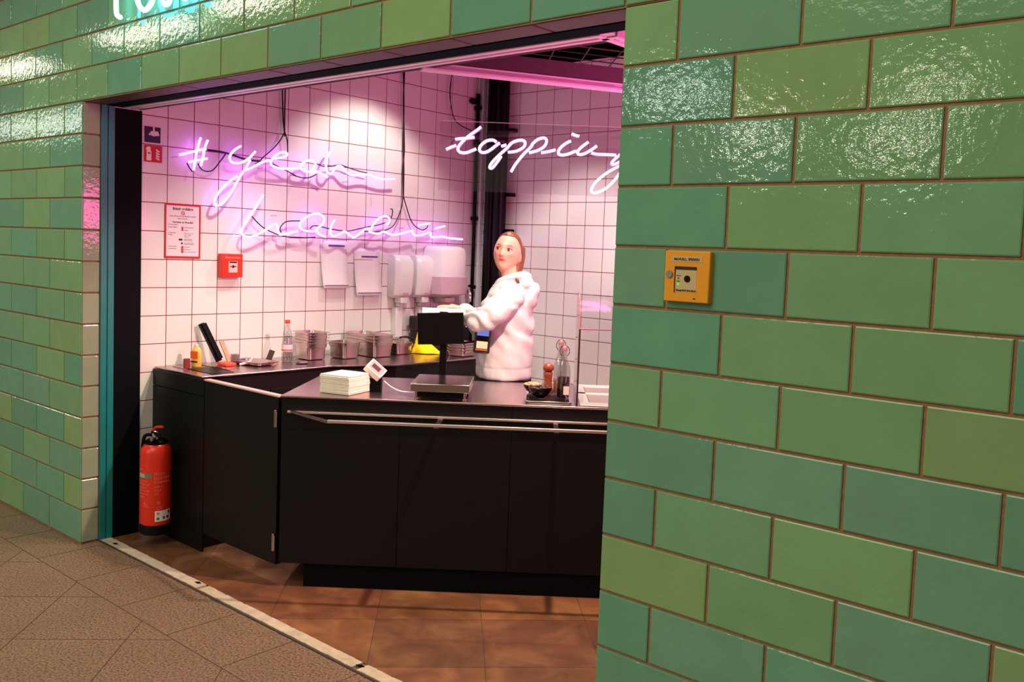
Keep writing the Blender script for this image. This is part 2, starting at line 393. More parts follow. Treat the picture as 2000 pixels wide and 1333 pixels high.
# ---------------------------------------------------------------- frame of the opening
struct(MB().box(XN-0.012, XN+0.010, 0.087, 0.117, 0.0, ZT-0.004).box(XN-0.012, XN+0.004, 0.117, 0.123, 0, ZT-0.004).box(XN-0.012, XN+0.010, 0.123, 0.155, 0.0, ZT-0.004).build('trim_4', TEAL, bevel=0.001))
struct(MB().box(XN-0.012, XN+0.004, 0.156, 0.301, 0.0, ZT-0.01).build('trim_5', BLACK))
struct(MB().box(XN+0.01, -0.002, 0.112, 0.192, ZT-0.006, ZT+0.03).build('trim_6', DTEAL, bevel=0.002))
up = MB()
for a, b_ in ((0.196, 0.226), (0.236, 0.262)):
    up.box(XN+0.01, -0.262+(a-0.196), a, b_, 2.252, 2.29); up.box(-0.262+(a-0.196)-0.0, -0.262+(b_-0.196), a, 2.6, 2.252, 2.29)
up.box(XN+0.01, -0.2, 0.196, 0.262, 2.256, 2.285)
struct(up.build('trim_7', WPAINT, bevel=0.003))
dl = MB(); p = Vector((-1.075, 0.262, 0)); q = Vector((-0.20, 1.84, 0)); d = (q-p).normalized(); s_ = Vector((-d.y, d.x, 0))
for a, b_ in ((0.0, 0.022), (0.028, 0.052)):
    dl.prism([p+s_*a, q+s_*a, q+s_*b_, p+s_*b_], 2.247, 2.275)
dl.prism([p, q, q+s_*0.052, p+s_*0.052], 2.252, 2.27)
struct(dl.build('trim_8', WPAINT, bevel=0.002))
fs = MB(); fs.prism([p+s_*0.004, q+s_*0.004, q+s_*0.03, p+s_*0.03], 2.27, 2.335)
struct(fs.build('trim_9', MAUVE))
struct(MB().box(XN+0.01, -0.2, 0.262, 0.30, 2.256, 2.30).build('trim_10', MAUVE))
gr = MB()
for k in range(14):
    a = 0.14*k-0.02; P = p+d*a
    gr.tube([P+s_*0.03+Vector((0, 0, 2.41)), P+s_*0.03+Vector((-0.75, 0.75, 0)).normalized()*0.45+Vector((0, 0, 2.41))], 0.003, 5)
for k in range(5):
    gr.tube([p+s_*(0.05+0.11*k)+Vector((0, 0, 2.41)), q+s_*(0.05+0.11*k)+Vector((0, 0, 2.41))], 0.003, 5)
T(gr.build('ceiling_grid', mat('dark_wire', rgb(60, 36, 40), 0.7)), 'black suspended wire ceiling grid above the slanted mauve fascia', 'ceiling grid')
# neon strokes in metres: wall sign strokes are (y, z) on the wall, TOPPING is (along the panel, z)
YEAH = [[[.6057,2.1467],[.5935,2.1089],[.5798,2.0543],[.5665,1.9669]],[[.6481,2.1384],[.6303,2.093],[.62,2.0419],[.6079,1.994]],[[.4835,2.041],[.5365,2.0581],[.5939,2.0784],[.6359,2.0886]],[[.5354,2.0069],[.5694,2.0169],[.6092,2.0291],[.6459,2.0378]],[[.854,2.1295],[.8192,2.1068],[.7925,2.08],[.7833,2.0551],[.7933,2.0356],[.8206,2.0297],[.8557,2.0365],[.8949,2.056],[.9243,2.0833],[.948,2.1085]],[[.9148,2.058],[.8955,2.0213],[.8724,1.9879],[.8455,1.9474],[.819,1.9004],[.785,1.8462],[.7548,1.8098],[.7247,1.7891],[.7021,1.7843],[.6924,1.7989],[.7013,1.8301],[.7309,1.873],[.7685,1.9101],[.8066,1.9407],[.8336,1.9585]],[[.8841,1.9959],[.9237,2.0135],[.9716,2.0408],[1.0122,2.0589],[1.0451,2.0674]],[[1.0782,2.0814],[1.1202,2.091],[1.1497,2.1012],[1.1623,2.1151],[1.1492,2.1246],[1.1153,2.1192],[1.082,2.0996],[1.0616,2.0762],[1.0516,2.0574],[1.0582,2.0403],[1.0835,2.032],[1.1216,2.0284],[1.1728,2.0313],[1.2335,2.0387],[1.1872,2.032],[1.2437,2.0391]],[[1.3828,2.0296],[1.3375,2.0274],[1.2882,2.0285],[1.2613,2.0425],[1.2651,2.0649],[1.2912,2.0858],[1.3267,2.0966],[1.3539,2.0919],[1.368,2.0747],[1.355,2.0513],[1.3328,2.0344],[1.3827,2.0334],[1.4244,2.0203],[1.4619,2.0066]],[[1.492,2.1828],[1.4672,2.1482],[1.4519,2.1128],[1.446,2.0747],[1.4515,2.0452],[1.4753,2.0304],[1.4938,2.0377],[1.512,2.0621],[1.5351,2.0813],[1.5637,2.0821],[1.5884,2.0615],[1.6229,2.0416],[1.6623,2.0335],[1.7016,2.0408],[1.7413,2.0481],[1.7868,2.0482],[1.8434,2.0373],[1.9112,2.0319],[2.0064,2.0412]]]
HAWAII = [[[1.0046,1.8653],[.9788,1.8245],[.9472,1.7766],[.9118,1.7289],[.8807,1.6818],[.8675,1.6462],[.8758,1.6273],[.9059,1.6179],[.9461,1.6246],[.9825,1.6402],[1.0192,1.6596],[1.0562,1.6827],[1.0852,1.6984],[1.1043,1.6939],[1.107,1.6705],[1.116,1.6473],[1.1418,1.6411],[1.1804,1.6499],[1.215,1.6586],[1.2501,1.6637]],[[1.3848,1.6711],[1.3349,1.6672],[1.2898,1.6728],[1.2626,1.692],[1.2708,1.7219],[1.3057,1.7496],[1.3458,1.7704],[1.3912,1.7766],[1.4283,1.7674],[1.4429,1.7417],[1.4252,1.7106],[1.3845,1.6824],[1.3989,1.6604],[1.4271,1.6445],[1.4598,1.6382]],[[1.5228,1.7457],[1.5022,1.718],[1.4914,1.6832],[1.497,1.6529],[1.521,1.6442],[1.5541,1.6551],[1.5824,1.6716],[1.6065,1.6765],[1.6314,1.6619],[1.6663,1.6438],[1.6698,1.64],[1.6991,1.6528],[1.7236,1.6694],[1.7532,1.6864]],[[1.7529,1.6943],[1.783,1.7035],[1.8138,1.7008],[1.8284,1.7254],[1.8582,1.7587],[1.8939,1.7805],[1.9303,1.7905],[1.9624,1.7841],[1.9737,1.7645],[1.9585,1.7435],[1.9428,1.7367]],[[1.7989,1.6863],[1.8404,1.676],[1.8819,1.6757],[1.9234,1.6894],[1.9609,1.6788],[2.0039,1.6723],[2.0524,1.6783],[2.0959,1.6882],[2.1785,1.7082]],[[2.1785,1.7082],[2.185,1.6855],[2.2137,1.6741],[2.259,1.68],[2.3046,1.6923],[2.345,1.7003],[2.352,1.673],[2.3934,1.6702],[2.4587,1.6769],[2.5318,1.6687],[2.6623,1.6645]],[[2.2279,1.7437],[2.279,1.7537],[2.3365,1.7636]],[[2.3907,1.732],[2.4379,1.7414],[2.4825,1.7511]]]
TOPPING = [[[.6882,2.0643],[.7086,2.0747],[.735,2.0853]],[[.7292,2.1139],[.7558,2.1178],[.7873,2.1209],[.8199,2.1269]],[[.8498,2.176],[.8321,2.1609],[.8084,2.1433],[.7847,2.1244],[.7636,2.1032],[.7473,2.0809],[.7442,2.064],[.758,2.0525],[.7823,2.0522],[.8063,2.0615],[.8303,2.072]],[[.9409,2.1049],[.922,2.0898],[.9008,2.0722],[.8794,2.0594],[.86,2.0562],[.8463,2.0654],[.8493,2.0847],[.868,2.1046],[.8895,2.1151],[.9114,2.1159],[.9251,2.1068]],[[.9488,2.0884],[.9728,2.0965]],[[.9828,2.0897],[.9992,2.1071],[1.0231,2.1176],[1.0472,2.1209],[1.0609,2.1118],[1.058,2.0925],[1.0391,2.0773],[1.0152,2.0668],[.9814,2.062]],[[.9829,2.0873],[.9641,2.0697],[.9406,2.0472],[.9172,2.0222],[.9009,1.9999],[.8978,1.9854],[.9088,1.9846],[.9228,2.0008],[.9367,2.0206],[.9505,2.0428]],[[.9994,1.9698],[1.0153,1.9994],[1.0338,2.0266],[1.0546,2.0538],[1.0733,2.0738],[1.092,2.0937],[1.0941,2.1016],[1.1125,2.1212],[1.1339,2.1328],[1.1529,2.1348],[1.1629,2.123],[1.157,2.1012],[1.1385,2.0843],[1.1144,2.0725],[1.0819,2.0632]],[[1.1393,2.0653],[1.1718,2.072],[1.207,2.0814]],[[1.2775,2.1259],[1.2575,2.1157],[1.2363,2.0987],[1.2221,2.0793],[1.2228,2.063],[1.2407,2.0583],[1.2651,2.0633],[1.2893,2.0736],[1.3054,2.0796]],[[1.2802,2.1598],[1.2969,2.1536],[1.3162,2.149]],[[1.3609,2.1236],[1.3398,2.108],[1.3187,2.0882],[1.3111,2.0744],[1.3198,2.0639],[1.3415,2.0674],[1.3628,2.0791],[1.3841,2.0934],[1.4012,2.1075]],[[1.3767,2.0742],[1.4016,2.0683],[1.4371,2.0683],[1.4945,2.0677]],[[1.5278,2.0852],[1.5108,2.0683],[1.4873,2.0458],[1.4757,2.0291],[1.4856,2.0227],[1.507,2.033],[1.5309,2.0474],[1.5494,2.0616]],[[1.5495,2.0589],[1.5349,2.0205],[1.5148,1.9817],[1.489,1.9455],[1.4629,1.9173],[1.4283,1.8942],[1.3986,1.885],[1.3845,1.8953],[1.3942,1.9229],[1.4176,1.951],[1.4546,1.9822],[1.4918,2.0053],[1.5318,2.0285]]]
CABLES = [[[.6616,2.0874],[.7197,2.0869],[.777,2.0827],[.8354,2.0716],[.9148,2.0588],[.9958,2.0599]],[[1.1594,2.2493],[1.1307,2.1955],[1.0771,2.1358],[1.0159,2.0831],[.9958,2.0599],[.9636,2.0391]],[[1.1594,2.2493],[1.1777,2.2009],[1.1837,2.1292]],[[.5405,2.0049],[.5552,1.9798],[.5735,1.9599]],[[.6056,2.0079],[.6244,1.9796],[.6615,1.9695],[.6987,1.9831],[.7358,2.0274],[.777,2.0827]],[[1.0747,2.0534],[1.13,2.0371],[1.1863,2.0169],[1.2524,1.9935],[1.223,1.9995],[1.2895,1.9887],[1.3476,1.9955],[1.3926,2.0181]],[[1.3954,2.0819],[1.4465,2.0718],[1.5165,2.0803],[1.5734,2.0934],[1.6367,2.082],[1.7111,2.0695],[1.7919,2.0611]],[[.9479,1.7378],[.9894,1.7008],[1.0355,1.6707],[1.0948,1.6479],[1.1291,1.6365]],[[1.148,1.6518],[1.1411,1.6753],[1.1619,1.7054],[1.2005,1.7219],[1.293,1.7284]],[[1.1592,1.6322],[1.2247,1.6254],[1.3135,1.6267],[1.3952,1.6334]],[[1.3573,1.6847],[1.3751,1.7005],[1.4118,1.704],[1.4962,1.6907],[1.6164,1.6804],[1.6686,1.6845],[1.748,1.7016],[1.8289,1.7191],[1.9012,1.7325],[1.9534,1.7491]],[[2.1063,1.9275],[2.0951,1.861],[2.0598,1.7809],[2.0185,1.7257],[1.9446,1.696],[1.8715,1.6849],[1.7738,1.6849]],[[2.1118,1.9279],[2.1392,1.8637],[2.1816,1.7789],[2.2286,1.7351],[2.2866,1.7166],[2.3267,1.7268],[2.3433,1.7488]],[[1.998,1.8428],[2.0143,1.8397],[2.0153,1.8113],[2.0056,1.7822]]]
DROPS = [[[1.1343,2.5655],[1.1399,2.4772],[1.1468,2.3291],[1.1597,2.2349]],[[1.1591,2.5696],[1.1576,2.48],[1.1575,2.3306],[1.1597,2.2349]],[[1.1597,2.2349],[1.163,2.2473]],[[2.0722,2.8895],[2.0786,2.7233],[2.0895,2.5568],[2.0966,2.253],[2.1064,2.1178],[2.109,1.9298]],[[2.0857,2.8921],[2.0876,2.7248],[2.085,2.5562],[2.1057,2.254],[2.0972,2.1169],[2.109,1.9298]]]
TCAB = [[[2.543,2.8576],[2.5078,2.7421],[2.5034,2.6175],[2.54,2.4803],[2.662,2.4055]]]
PANEL = [[.6534,2.2033],[1.5774,2.198],[.6639,1.8702],[1.5925,1.8736]]


# ---------------------------------------------------------------- counters
UZ = Matrix.Rotation(ANG, 4, 'Z')
sc = thing('service_counter', 'long black laminate service counter set at an angle behind the opening', 'counter', ctr(0, 0), ANG)
MB().box(0.012, 2.7, 0.012, 0.66, 0.115, 0.889).build('carcass', COUNTER, sc, bevel=0.002)
for a, b_ in ((0.0, 0.541), (0.543, 1.051), (1.053, 1.58), (1.582, 2.12)):
    MB().box(a, b_, -0.008, 0.011, 0.118, 0.889).build('front_panel', COUNTER, sc, bevel=0.001)
MB().box(0.11, 2.7, 0.015, 0.6, 0.0, 0.114).build('kick_plate', BLACK, sc)
T(MB().prism([ctr(-0.004, -0.014)[:2], ctr(2.7, -0.014)[:2], ctr(2.7, 0.685)[:2], ctr(0.02, 0.685)[:2]], 0.8905, 0.90).build('worktop', STEEL, bevel=0.0025), 'brushed steel worktop of the black service counter, edge lit pink', 'worktop')
rail = thing('tray_rail', 'open steel tray rail running along the service counter front', 'tray rail', ctr(0, 0), ANG)
MB().box(0.03, 2.1, -0.026, -0.009, 0.822, 0.832).build('inner_bar', RAILM, rail, bevel=0.001)
MB().box(0.262, 2.1, -0.245, -0.228, 0.826, 0.838).build('outer_bar', RAILM, rail, bevel=0.001)
MB().prism([(0.03, -0.012), (0.047, -0.012), (0.285, -0.243), (0.262, -0.245)], 0.824, 0.834).build('end_bar', STEEL, rail)
for u in (0.72, 1.24, 1.75): MB().box(u, u+0.022, -0.23, -0.01, 0.818, 0.826).build('bracket', STEEL, rail)

bk = thing('back_counter', 'black cabinet run along the white tiled neon wall', 'counter', (XN, 0.385, 0))
LB = [(XN+0.006, 0.397), (-2.79, 0.397), (-2.785, 1.19), (-2.615, 1.54), (-2.625, 2.69), (XN+0.006, 2.69)]
off = lambda P: [(x-XN, y-0.385) for x, y in P]
BROWN = mat('dark_brown_laminate', rgb(30, 20, 22), 0.45, spec=0.25)
MB().prism(off(LB), 0.0, 0.889).build('carcass', BROWN, bk)
MB().box(0.004, 0.52, -0.012, 0.0, 0.0, 0.80).build('end_panel', COUNTER, bk, bevel=0.001)
MB().box(0.004, 0.52, -0.012, 0.0, 0.804, 0.889).build('end_panel', COUNTER, bk, bevel=0.001)
for a, b_ in ((0.02, 0.40), (0.41, 0.79)): 
    dr = MB().box(0.474, 0.484, a, b_, 0.66, 0.80).build('drawer', BROWN, bk, bevel=0.001)
    MB().box(0.484, 0.50, (a+b_)/2-0.07, (a+b_)/2+0.07, 0.785, 0.795).build('drawer_handle', STEEL, dr)
for a, b_ in ((1.18, 1.70), (1.72, 2.4)): MB().box(0.635, 0.648, a, b_, 0.06, 0.79).build('cabinet_door', BROWN, bk, bevel=0.001)
WT = [(XN+0.006, 0.383), (-2.772, 0.383), (-2.762, 1.19), (-2.592, 1.54), (-2.60, 2.70), (XN+0.006, 2.70)]
T(MB().prism(WT, 0.8905, 0.90).build('worktop', STEEL, bevel=0.0025), 'brown-grey steel worktop against the white tiled neon wall', 'worktop')

gt = thing('swing_gate', 'black low swing gate between the two counters', 'gate', (-2.735, 0.375, 0))
MB().box(0.0, 0.635, 0.0, 0.03, 0.10, 0.885).build('gate_panel', COUNTER, gt, bevel=0.0015)
MB().box(0.0, 0.635, -0.002, 0.032, 0.8855, 0.893).build('top_strip', mat('pale_aluminium_strip', rgb(225, 180, 172), 0.3), gt)
for z0 in (0.745, 0.165):
    h = MB().box(0.618, 0.632, -0.012, 0.0, z0, z0+0.082).build('hinge', STEELB, gt, bevel=0.002)
    MB().cyl((0.636, -0.010, z0+0.005), (0.636, -0.010, z0+0.077), 0.005, 10).build('hinge_pin', STEELB, h, smooth=True)

# pane of a glass food guard, standing on the worktop at the right
gd = thing('glass_sneeze_guard', 'clear glass sneeze guard with slanted upper pane above the food pans', 'sneeze guard', ctr(1.345, 0, 0.9), ANG)
def pane(name, P, parent, m=PANE, t=0.006):
    P = [Vector(p) for p in P]; nn = (P[1]-P[0]).cross(P[2]-P[0]).normalized()*t
    b_ = MB(); b_.rings([P, [q+nn for q in P]]); return b_.build(name, m, parent)
pane('upright_pane', [(0, -0.037+0.04, 0), (1.2, 0.003, 0), (1.2, 0.003, 0.352), (0, 0.003, 0.352)], gd)
pane('slanted_pane', [(0, 0.003, 0.356), (1.2, 0.003, 0.356), (1.2, 0.19, 0.5), (0, 0.19, 0.5)], gd)
pane('side_pane', [(0, 0.003, 0), (0, 0.003, 0.352), (0, 0.19, 0.498), (0, 0.25, 0.51), (0, 0.25, 0)], gd)
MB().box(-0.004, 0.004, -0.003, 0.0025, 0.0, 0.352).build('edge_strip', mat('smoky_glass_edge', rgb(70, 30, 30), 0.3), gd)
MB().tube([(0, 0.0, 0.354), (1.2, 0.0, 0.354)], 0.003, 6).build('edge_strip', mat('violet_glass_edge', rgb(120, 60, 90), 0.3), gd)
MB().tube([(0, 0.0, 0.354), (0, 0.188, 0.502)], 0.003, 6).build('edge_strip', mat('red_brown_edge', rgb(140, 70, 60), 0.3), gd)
# recessed pan unit under the guard
rp = thing('chilled_food_well', 'bright steel chilled well with recessed food pans at the right end', 'food well', ctr(1.36, 0.05, 0.9), ANG)
WELL = mat('pale_satin_steel', (0.80, 0.76, 0.72, 1), 0.35, 0.6)
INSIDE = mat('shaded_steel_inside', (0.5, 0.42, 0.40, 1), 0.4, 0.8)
for nm, bx in (('rim', (0, 1.2, -0.05, 0.03)), ('rim', (0, 1.2, 0.29, 0.33)), ('rim', (0, 1.2, 0.54, 0.60)), ('rim', (0, 0.045, 0.03, 0.54))):
    MB().box(bx[0], bx[1], bx[2], bx[3], 0.001, 0.008).build(nm, WELL, rp, bevel=0.001)
for y0, y1 in ((0.035, 0.285), (0.335, 0.535)):
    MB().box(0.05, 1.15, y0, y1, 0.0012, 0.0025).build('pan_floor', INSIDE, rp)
    MB().box(0.05, 1.15, y1-0.006, y1, 0.0026, 0.006).build('pan_lip', WELL, rp)

# ---------------------------------------------------------------- neon signs
def wall_pts(P, x): return [(x, a, b_) for a, b_ in P]
def neon_sign(name, label, strokes, conv, m, r, loc=(0, 0, 0), rz=0):
    t = thing(name, label, 'neon sign', loc, rz)
    for s_ in strokes: MB().tube(smooth_path(conv(s_)), r, 10).build('glass_tube', m, t, smooth=True)
    return t
ys_ = neon_sign('neon_sign', 'violet script neon reading #yeah on the white tiled wall', YEAH, lambda s_: [(0, a-1.0, b_-2.0) for a, b_ in s_], NPURP, 0.0068, (XN+0.055, 1.0, 2.0))
hs_ = neon_sign('neon_sign', 'violet script neon reading hawaii, below the #yeah sign', HAWAII, lambda s_: [(0, a-1.8, b_-1.7) for a, b_ in s_], NPURP, 0.0068, (XN+0.055, 1.8, 1.7))
TUBEB = mat('dark_blocked_tube', rgb(90, 40, 100), 0.3)
for par, pts, o_ in ((ys_, [(0.47, 2.03), (0.62, 2.06), (1.0, 2.02), (1.25, 1.96), (1.62, 1.99), (1.85, 1.93)], (1.0, 2.0)), (hs_, [(1.1, 1.75), (1.35, 1.66), (1.75, 1.70), (2.1, 1.72), (2.4, 1.71), (2.6, 1.65)], (1.8, 1.7))):
    for a, b_ in pts: MB().cyl((-0.055, a-o_[0], b_-o_[1]), (-0.004, a-o_[0], b_-o_[1]), 0.004, 8).build('standoff', BOTTLE, par)
pz = ctr(0, 0.25)
sg = thing('acrylic_sign_panel', 'clear hanging acrylic panel carrying the pink topping neon', 'sign panel', pz, ANG)
pane('acrylic_sheet', [(0.655, 0.02, 1.872), (1.95, 0.02, 1.872), (1.95, 0.02, 2.2), (0.655, 0.02, 2.2)], sg, ACRYL, 0.005)
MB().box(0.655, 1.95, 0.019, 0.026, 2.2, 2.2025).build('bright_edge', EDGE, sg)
MB().tube([(0.70, 0.022, 2.2), (0.70, 0.022, 2.86)], 0.0012, 6).build('hanging_wire', STEEL, sg)
MB().tube([(1.90, 0.022, 2.2), (1.90, 0.022, 2.86)], 0.0012, 6).build('hanging_wire', STEEL, sg)
ts_ = neon_sign('neon_sign', 'pink script neon reading topping, hanging in front of the corner pipes', TOPPING, lambda s_: [(a-1.1, 0, b_-2.0) for a, b_ in s_], NPINK, 0.0064, pz+Vector((1.1*CH, 1.1*SH, 2.0)), ANG)
# added tube out of view behind the green wall, for extra pink glow
MB().tube([(1.0, 0, 0.05), (1.25, 0, 0.0), (1.5, 0, 0.06)], 0.0075, 8).build('glass_tube', NPINK, ts_)
for i, P in enumerate(CABLES):
    MB().tube(smooth_path([(XN+0.03, a, b_) for a, b_ in P]), 0.0035 if i else 0.006, 6).build('neon_lead', CABLE, ys_ if i < 7 else hs_, smooth=True)
for o_ in list(ys_.children)+list(hs_.children):
    if o_.name.startswith('neon_lead'): o_.location = -o_.parent.location
for i, P in enumerate((DROPS[0], DROPS[1])):
    T(MB().tube(smooth_path([(XN+0.03, a, b_) for a, b_ in P]+[(XN+0.03, P[-1][0], P[-1][1]-0.012)]), 0.004, 6).build('power_cable', CABLE, smooth=True), 'dark cable dropping from the ceiling to the #yeah neon sign, %s one of the pair' % ('left' if i == 0 else 'right'), 'cable', 'cables feeding the #yeah sign')
for i, P in enumerate((DROPS[3], DROPS[4])):
    T(MB().tube(smooth_path([(XN+0.03, a, min(b_, 2.865)) for a, b_ in P]), 0.004, 6).build('power_cable', CABLE, smooth=True), 'dark cable hanging down the wall to the hawaii neon sign, %s one of the pair' % ('left' if i == 0 else 'right'), 'cable', 'cables feeding the hawaii sign')
P = [Vector((XN+0.03+(0, 0.01, 0.02, 0.05, 0.14)[k], a, min(b_, 2.865))) for k, (a, b_) in enumerate(TCAB[0])]+[Vector((-2.60, 1.95, 2.26)), ctr(0.72, 0.28, 2.08)]
T(MB().tube(smooth_path(P), 0.0035, 6).build('power_cable', CABLE, smooth=True), 'thin dark cable sagging near the corner to the topping sign', 'cable')
# cyan neon letters on the green lintel wall, cut by the top of the picture
cs = thing('neon_sign', 'cyan white neon letters on the green wall, cut by the top edge', 'neon sign', (-2.79, -0.006, 2.6))
CY = [[(-2.785, 2.95), (-2.79, 2.8), (-2.792, 2.66), (-2.784, 2.606), (-2.75, 2.588)], [(-2.785, 2.93), (-2.68, 2.93), (-2.64, 2.87), (-2.68, 2.80), (-2.77, 2.79)],
      [(-2.60, 2.66), (-2.585, 2.63), (-2.56, 2.604), (-2.522, 2.588), (-2.486, 2.598), (-2.455, 2.625), (-2.45, 2.70), (-2.49, 2.76), (-2.55, 2.77), (-2.595, 2.72), (-2.60, 2.66)],
      [(-2.385, 2.93), (-2.385, 2.75), (-2.375, 2.62), (-2.34, 2.586), (-2.31, 2.597), (-2.305, 2.64)], [(-2.20, 2.76), (-2.30, 2.69), (-2.22, 2.605), (-2.18, 2.588)],
      [(-2.12, 2.68), (-2.02, 2.68), (-2.02, 2.74), (-2.07, 2.77), (-2.12, 2.72), (-2.12, 2.64), (-2.06, 2.605), (-2.0, 2.62)]]
for P in CY: MB().tube(smooth_path([(a+2.79, -0.054, b_-2.6) for a, b_ in P]), 0.011, 10).build('glass_tube', NCYAN, cs, smooth=True)
for a, b_ in ((-2.79, 2.75), (-2.52, 2.77), (-2.38, 2.8)): MB().cyl((a+2.79, -0.05, b_-2.6), (a+2.79, -0.0, b_-2.6), 0.006, 8).build('standoff', BOTTLE, cs)

# ---------------------------------------------------------------- signs and boxes on the neon wall
RW = Matrix(((0, 0, 1, 0), (1, 0, 0, 0), (0, 1, 0, 0), (0, 0, 0, 1)))      # text plane -> wall plane facing +X (reads along +Y)
def on_wall(x, y, z): return Matrix.Translation((x, y, z)) @ RW
s1 = thing('cctv_notice', 'small navy square sticker with a white camera pictogram', 'sticker', (XN+0.001, 0.315, 2.094))
MB().box(0, 0.0015, 0, 0.088, 0, 0.083).build('backing', NAVY, s1)
pc = MB(); RX = Matrix.Translation((0.0016, 0, 0)) @ RW
pc.prism([(0.046, 0.061), (0.055, 0.059), (0.055, 0.083), (0.046, 0.083)], 0, 0.0008, RX)
pc.prism([(0.030, 0.047), (0.034, 0.060), (0.074, 0.062), (0.082, 0.040), (0.048, 0.034), (0.036, 0.038)], 0, 0.0008, RX)
pc.prism([(0.022, 0.045), (0.027, 0.050), (0.033, 0.040), (0.026, 0.036)], 0, 0.0008, RX)
pc.build('pictogram', WPAPER, s1)
s2 = thing('fire_extinguisher_sign', 'red sticker with white extinguisher and flames, below the navy sticker', 'sign', (XN+0.001, 0.313, 1.992))
MB().box(0, 0.0015, 0, 0.1, 0, 0.088).build('backing', REDM, s2)
pc = MB()
pc.prism([(0.014, 0.008), (0.040, 0.008), (0.040, 0.055), (0.034, 0.066), (0.037, 0.074), (0.030, 0.080), (0.018, 0.079), (0.010, 0.070), (0.010, 0.060), (0.018, 0.068), (0.014, 0.056)], 0, 0.0008, RX)
for k in range(4):
    z = 0.012+0.014*k; pc.prism([(0.064, z+0.008), (0.080, z), (0.088, z+0.004), (0.084, z+0.008), (0.074, z+0.012), (0.068, z+0.018)], 0, 0.0008, RX)
pc.build('pictogram', WPAPER, s2)
MB().prism([(0.02, 0.042), (0.034, 0.042), (0.034, 0.050), (0.02, 0.050)], 0, 0.0012, RX).build('label_band', REDM, s2)
s3 = thing('fire_rules_notice', 'white fire rules notice with red border and small print', 'notice', (XN+0.001, 0.431, 1.486))
MB().box(0, 0.002, 0, 0.21, 0, 0.297).build('sheet', mat('pinkish_paper', rgb(226, 214, 216), 0.35), s3)
MB().box(0, 0.003, 0, 0.21, 0, 0.011).box(0, 0.003, 0, 0.21, 0.286, 0.297).box(0, 0.003, 0, 0.009, 0.011, 0.286).box(0, 0.003, 0.201, 0.21, 0.011, 0.286).build('border', REDM, s3)
def wt(body, size, y, z, par, m=INK, al='CENTER', x=0.0022, bold=0.0, name='lettering', sx=1): text(name, body, size, m, par, on_wall(x, y, z), al, bold, 0.0002, sx)
wt('Brände verhüten', 0.0215, 0.105, 0.262, s3, bold=0.0006, sx=0.82)
wt('Feuer, offenes Licht und Rauchen verboten', 0.0105, 0.105, 0.226, s3, sx=0.85); wt('Ruhe bewahren', 0.0095, 0.105, 0.213, s3)
wt('Verhalten im Brandfall', 0.0135, 0.105, 0.192, s3, bold=0.0003)
for k, (tx, yy, zz, sz) in enumerate((('Ruhe bewahren', 0.02, 0.180, 0.009), ('Brand melden', 0.02, 0.166, 0.009), ('In Sicherheit', 0.02, 0.136, 0.009), ('bringen', 0.02, 0.126, 0.009), ('Löschversuch', 0.02, 0.062, 0.009), ('unternehmen', 0.02, 0.050, 0.009),
    ('Handfeuermelder', 0.112, 0.166, 0.008), ('betätigen', 0.112, 0.152, 0.007), ('Gefährdete Personen', 0.112, 0.134, 0.0065), ('warnen, Hilflose', 0.112, 0.125, 0.0065), ('mitnehmen', 0.112, 0.116, 0.0065), ('Gekennzeichneten', 0.112, 0.103, 0.0065), ('Fluchtwegen folgen', 0.112, 0.096, 0.0065),
    ('Anweisungen beachten', 0.112, 0.082, 0.0065), ('Aufzug nicht benutzen', 0.112, 0.075, 0.0065), ('Feuerlöscher', 0.112, 0.060, 0.007), ('Wandhydrant', 0.112, 0.046, 0.007), ('Mittel zur Brandbekämpfung', 0.112, 0.033, 0.0062))):
    wt(tx, sz, yy, zz, s3, al='LEFT')
pc = MB()
for k in range(3): pc.prism([(0.097, 0.030+0.0125*k), (0.109, 0.030+0.0125*k), (0.109, 0.041+0.0125*k), (0.097, 0.041+0.0125*k)], 0, 0.0008, Matrix.Translation((0.0022, 0, 0)) @ RW)
pc.prism([(0.098, 0.150), (0.107, 0.150), (0.107, 0.172), (0.098, 0.172)], 0, 0.0008, Matrix.Translation((0.0022, 0, 0)) @ RW)
a_ = [(0.105+0.011*math.cos(t*math.pi/10), 0.246+0.011*math.sin(t*math.pi/10)) for t in range(20)]; b__ = [(0.105+0.008*math.cos(t*math.pi/10), 0.246+0.008*math.sin(t*math.pi/10)) for t in range(20)]
for t in range(20): pc.prism([a_[t], a_[(t+1) % 20], b__[(t+1) % 20], b__[t]], 0, 0.0008, Matrix.Translation((0.0022, 0, 0)) @ RW)
pc.prism([(0.098, 0.252), (0.100, 0.254), (0.112, 0.240), (0.110, 0.238)], 0, 0.0008, Matrix.Translation((0.0022, 0, 0)) @ RW)
pc.build('red_symbols', REDM, s3)
MB().prism([(0.082, 0.097), (0.103, 0.097), (0.103, 0.107), (0.082, 0.107)], 0, 0.0008, Matrix.Translation((0.0022, 0, 0)) @ RW).prism([(0.096, 0.077), (0.105, 0.077), (0.105, 0.087), (0.096, 0.087)], 0, 0.0008, Matrix.Translation((0.0022, 0, 0)) @ RW).build('dark_symbols', INK, s3)
s4 = thing('fire_alarm_call_point', 'red fire alarm call point box on the white tiles', 'fire alarm', (XN+0.001, 0.752, 1.384))
MB().box(0, 0.045, 0, 0.132, 0, 0.134).build('housing', RED, s4, bevel=0.004)
MB().box(0.045, 0.0465, 0.041, 0.097, 0.028, 0.092).build('push_plate', mat('pale_plate', rgb(215, 190, 180), 0.4), s4)
MB().box(0.0465, 0.0475, 0.045, 0.093, 0.082, 0.090).build('plate_print', INK, s4)
MB().cyl((0.0465, 0.069, 0.062), (0.049, 0.069, 0.062), 0.008, 16).build('button', INK, s4)
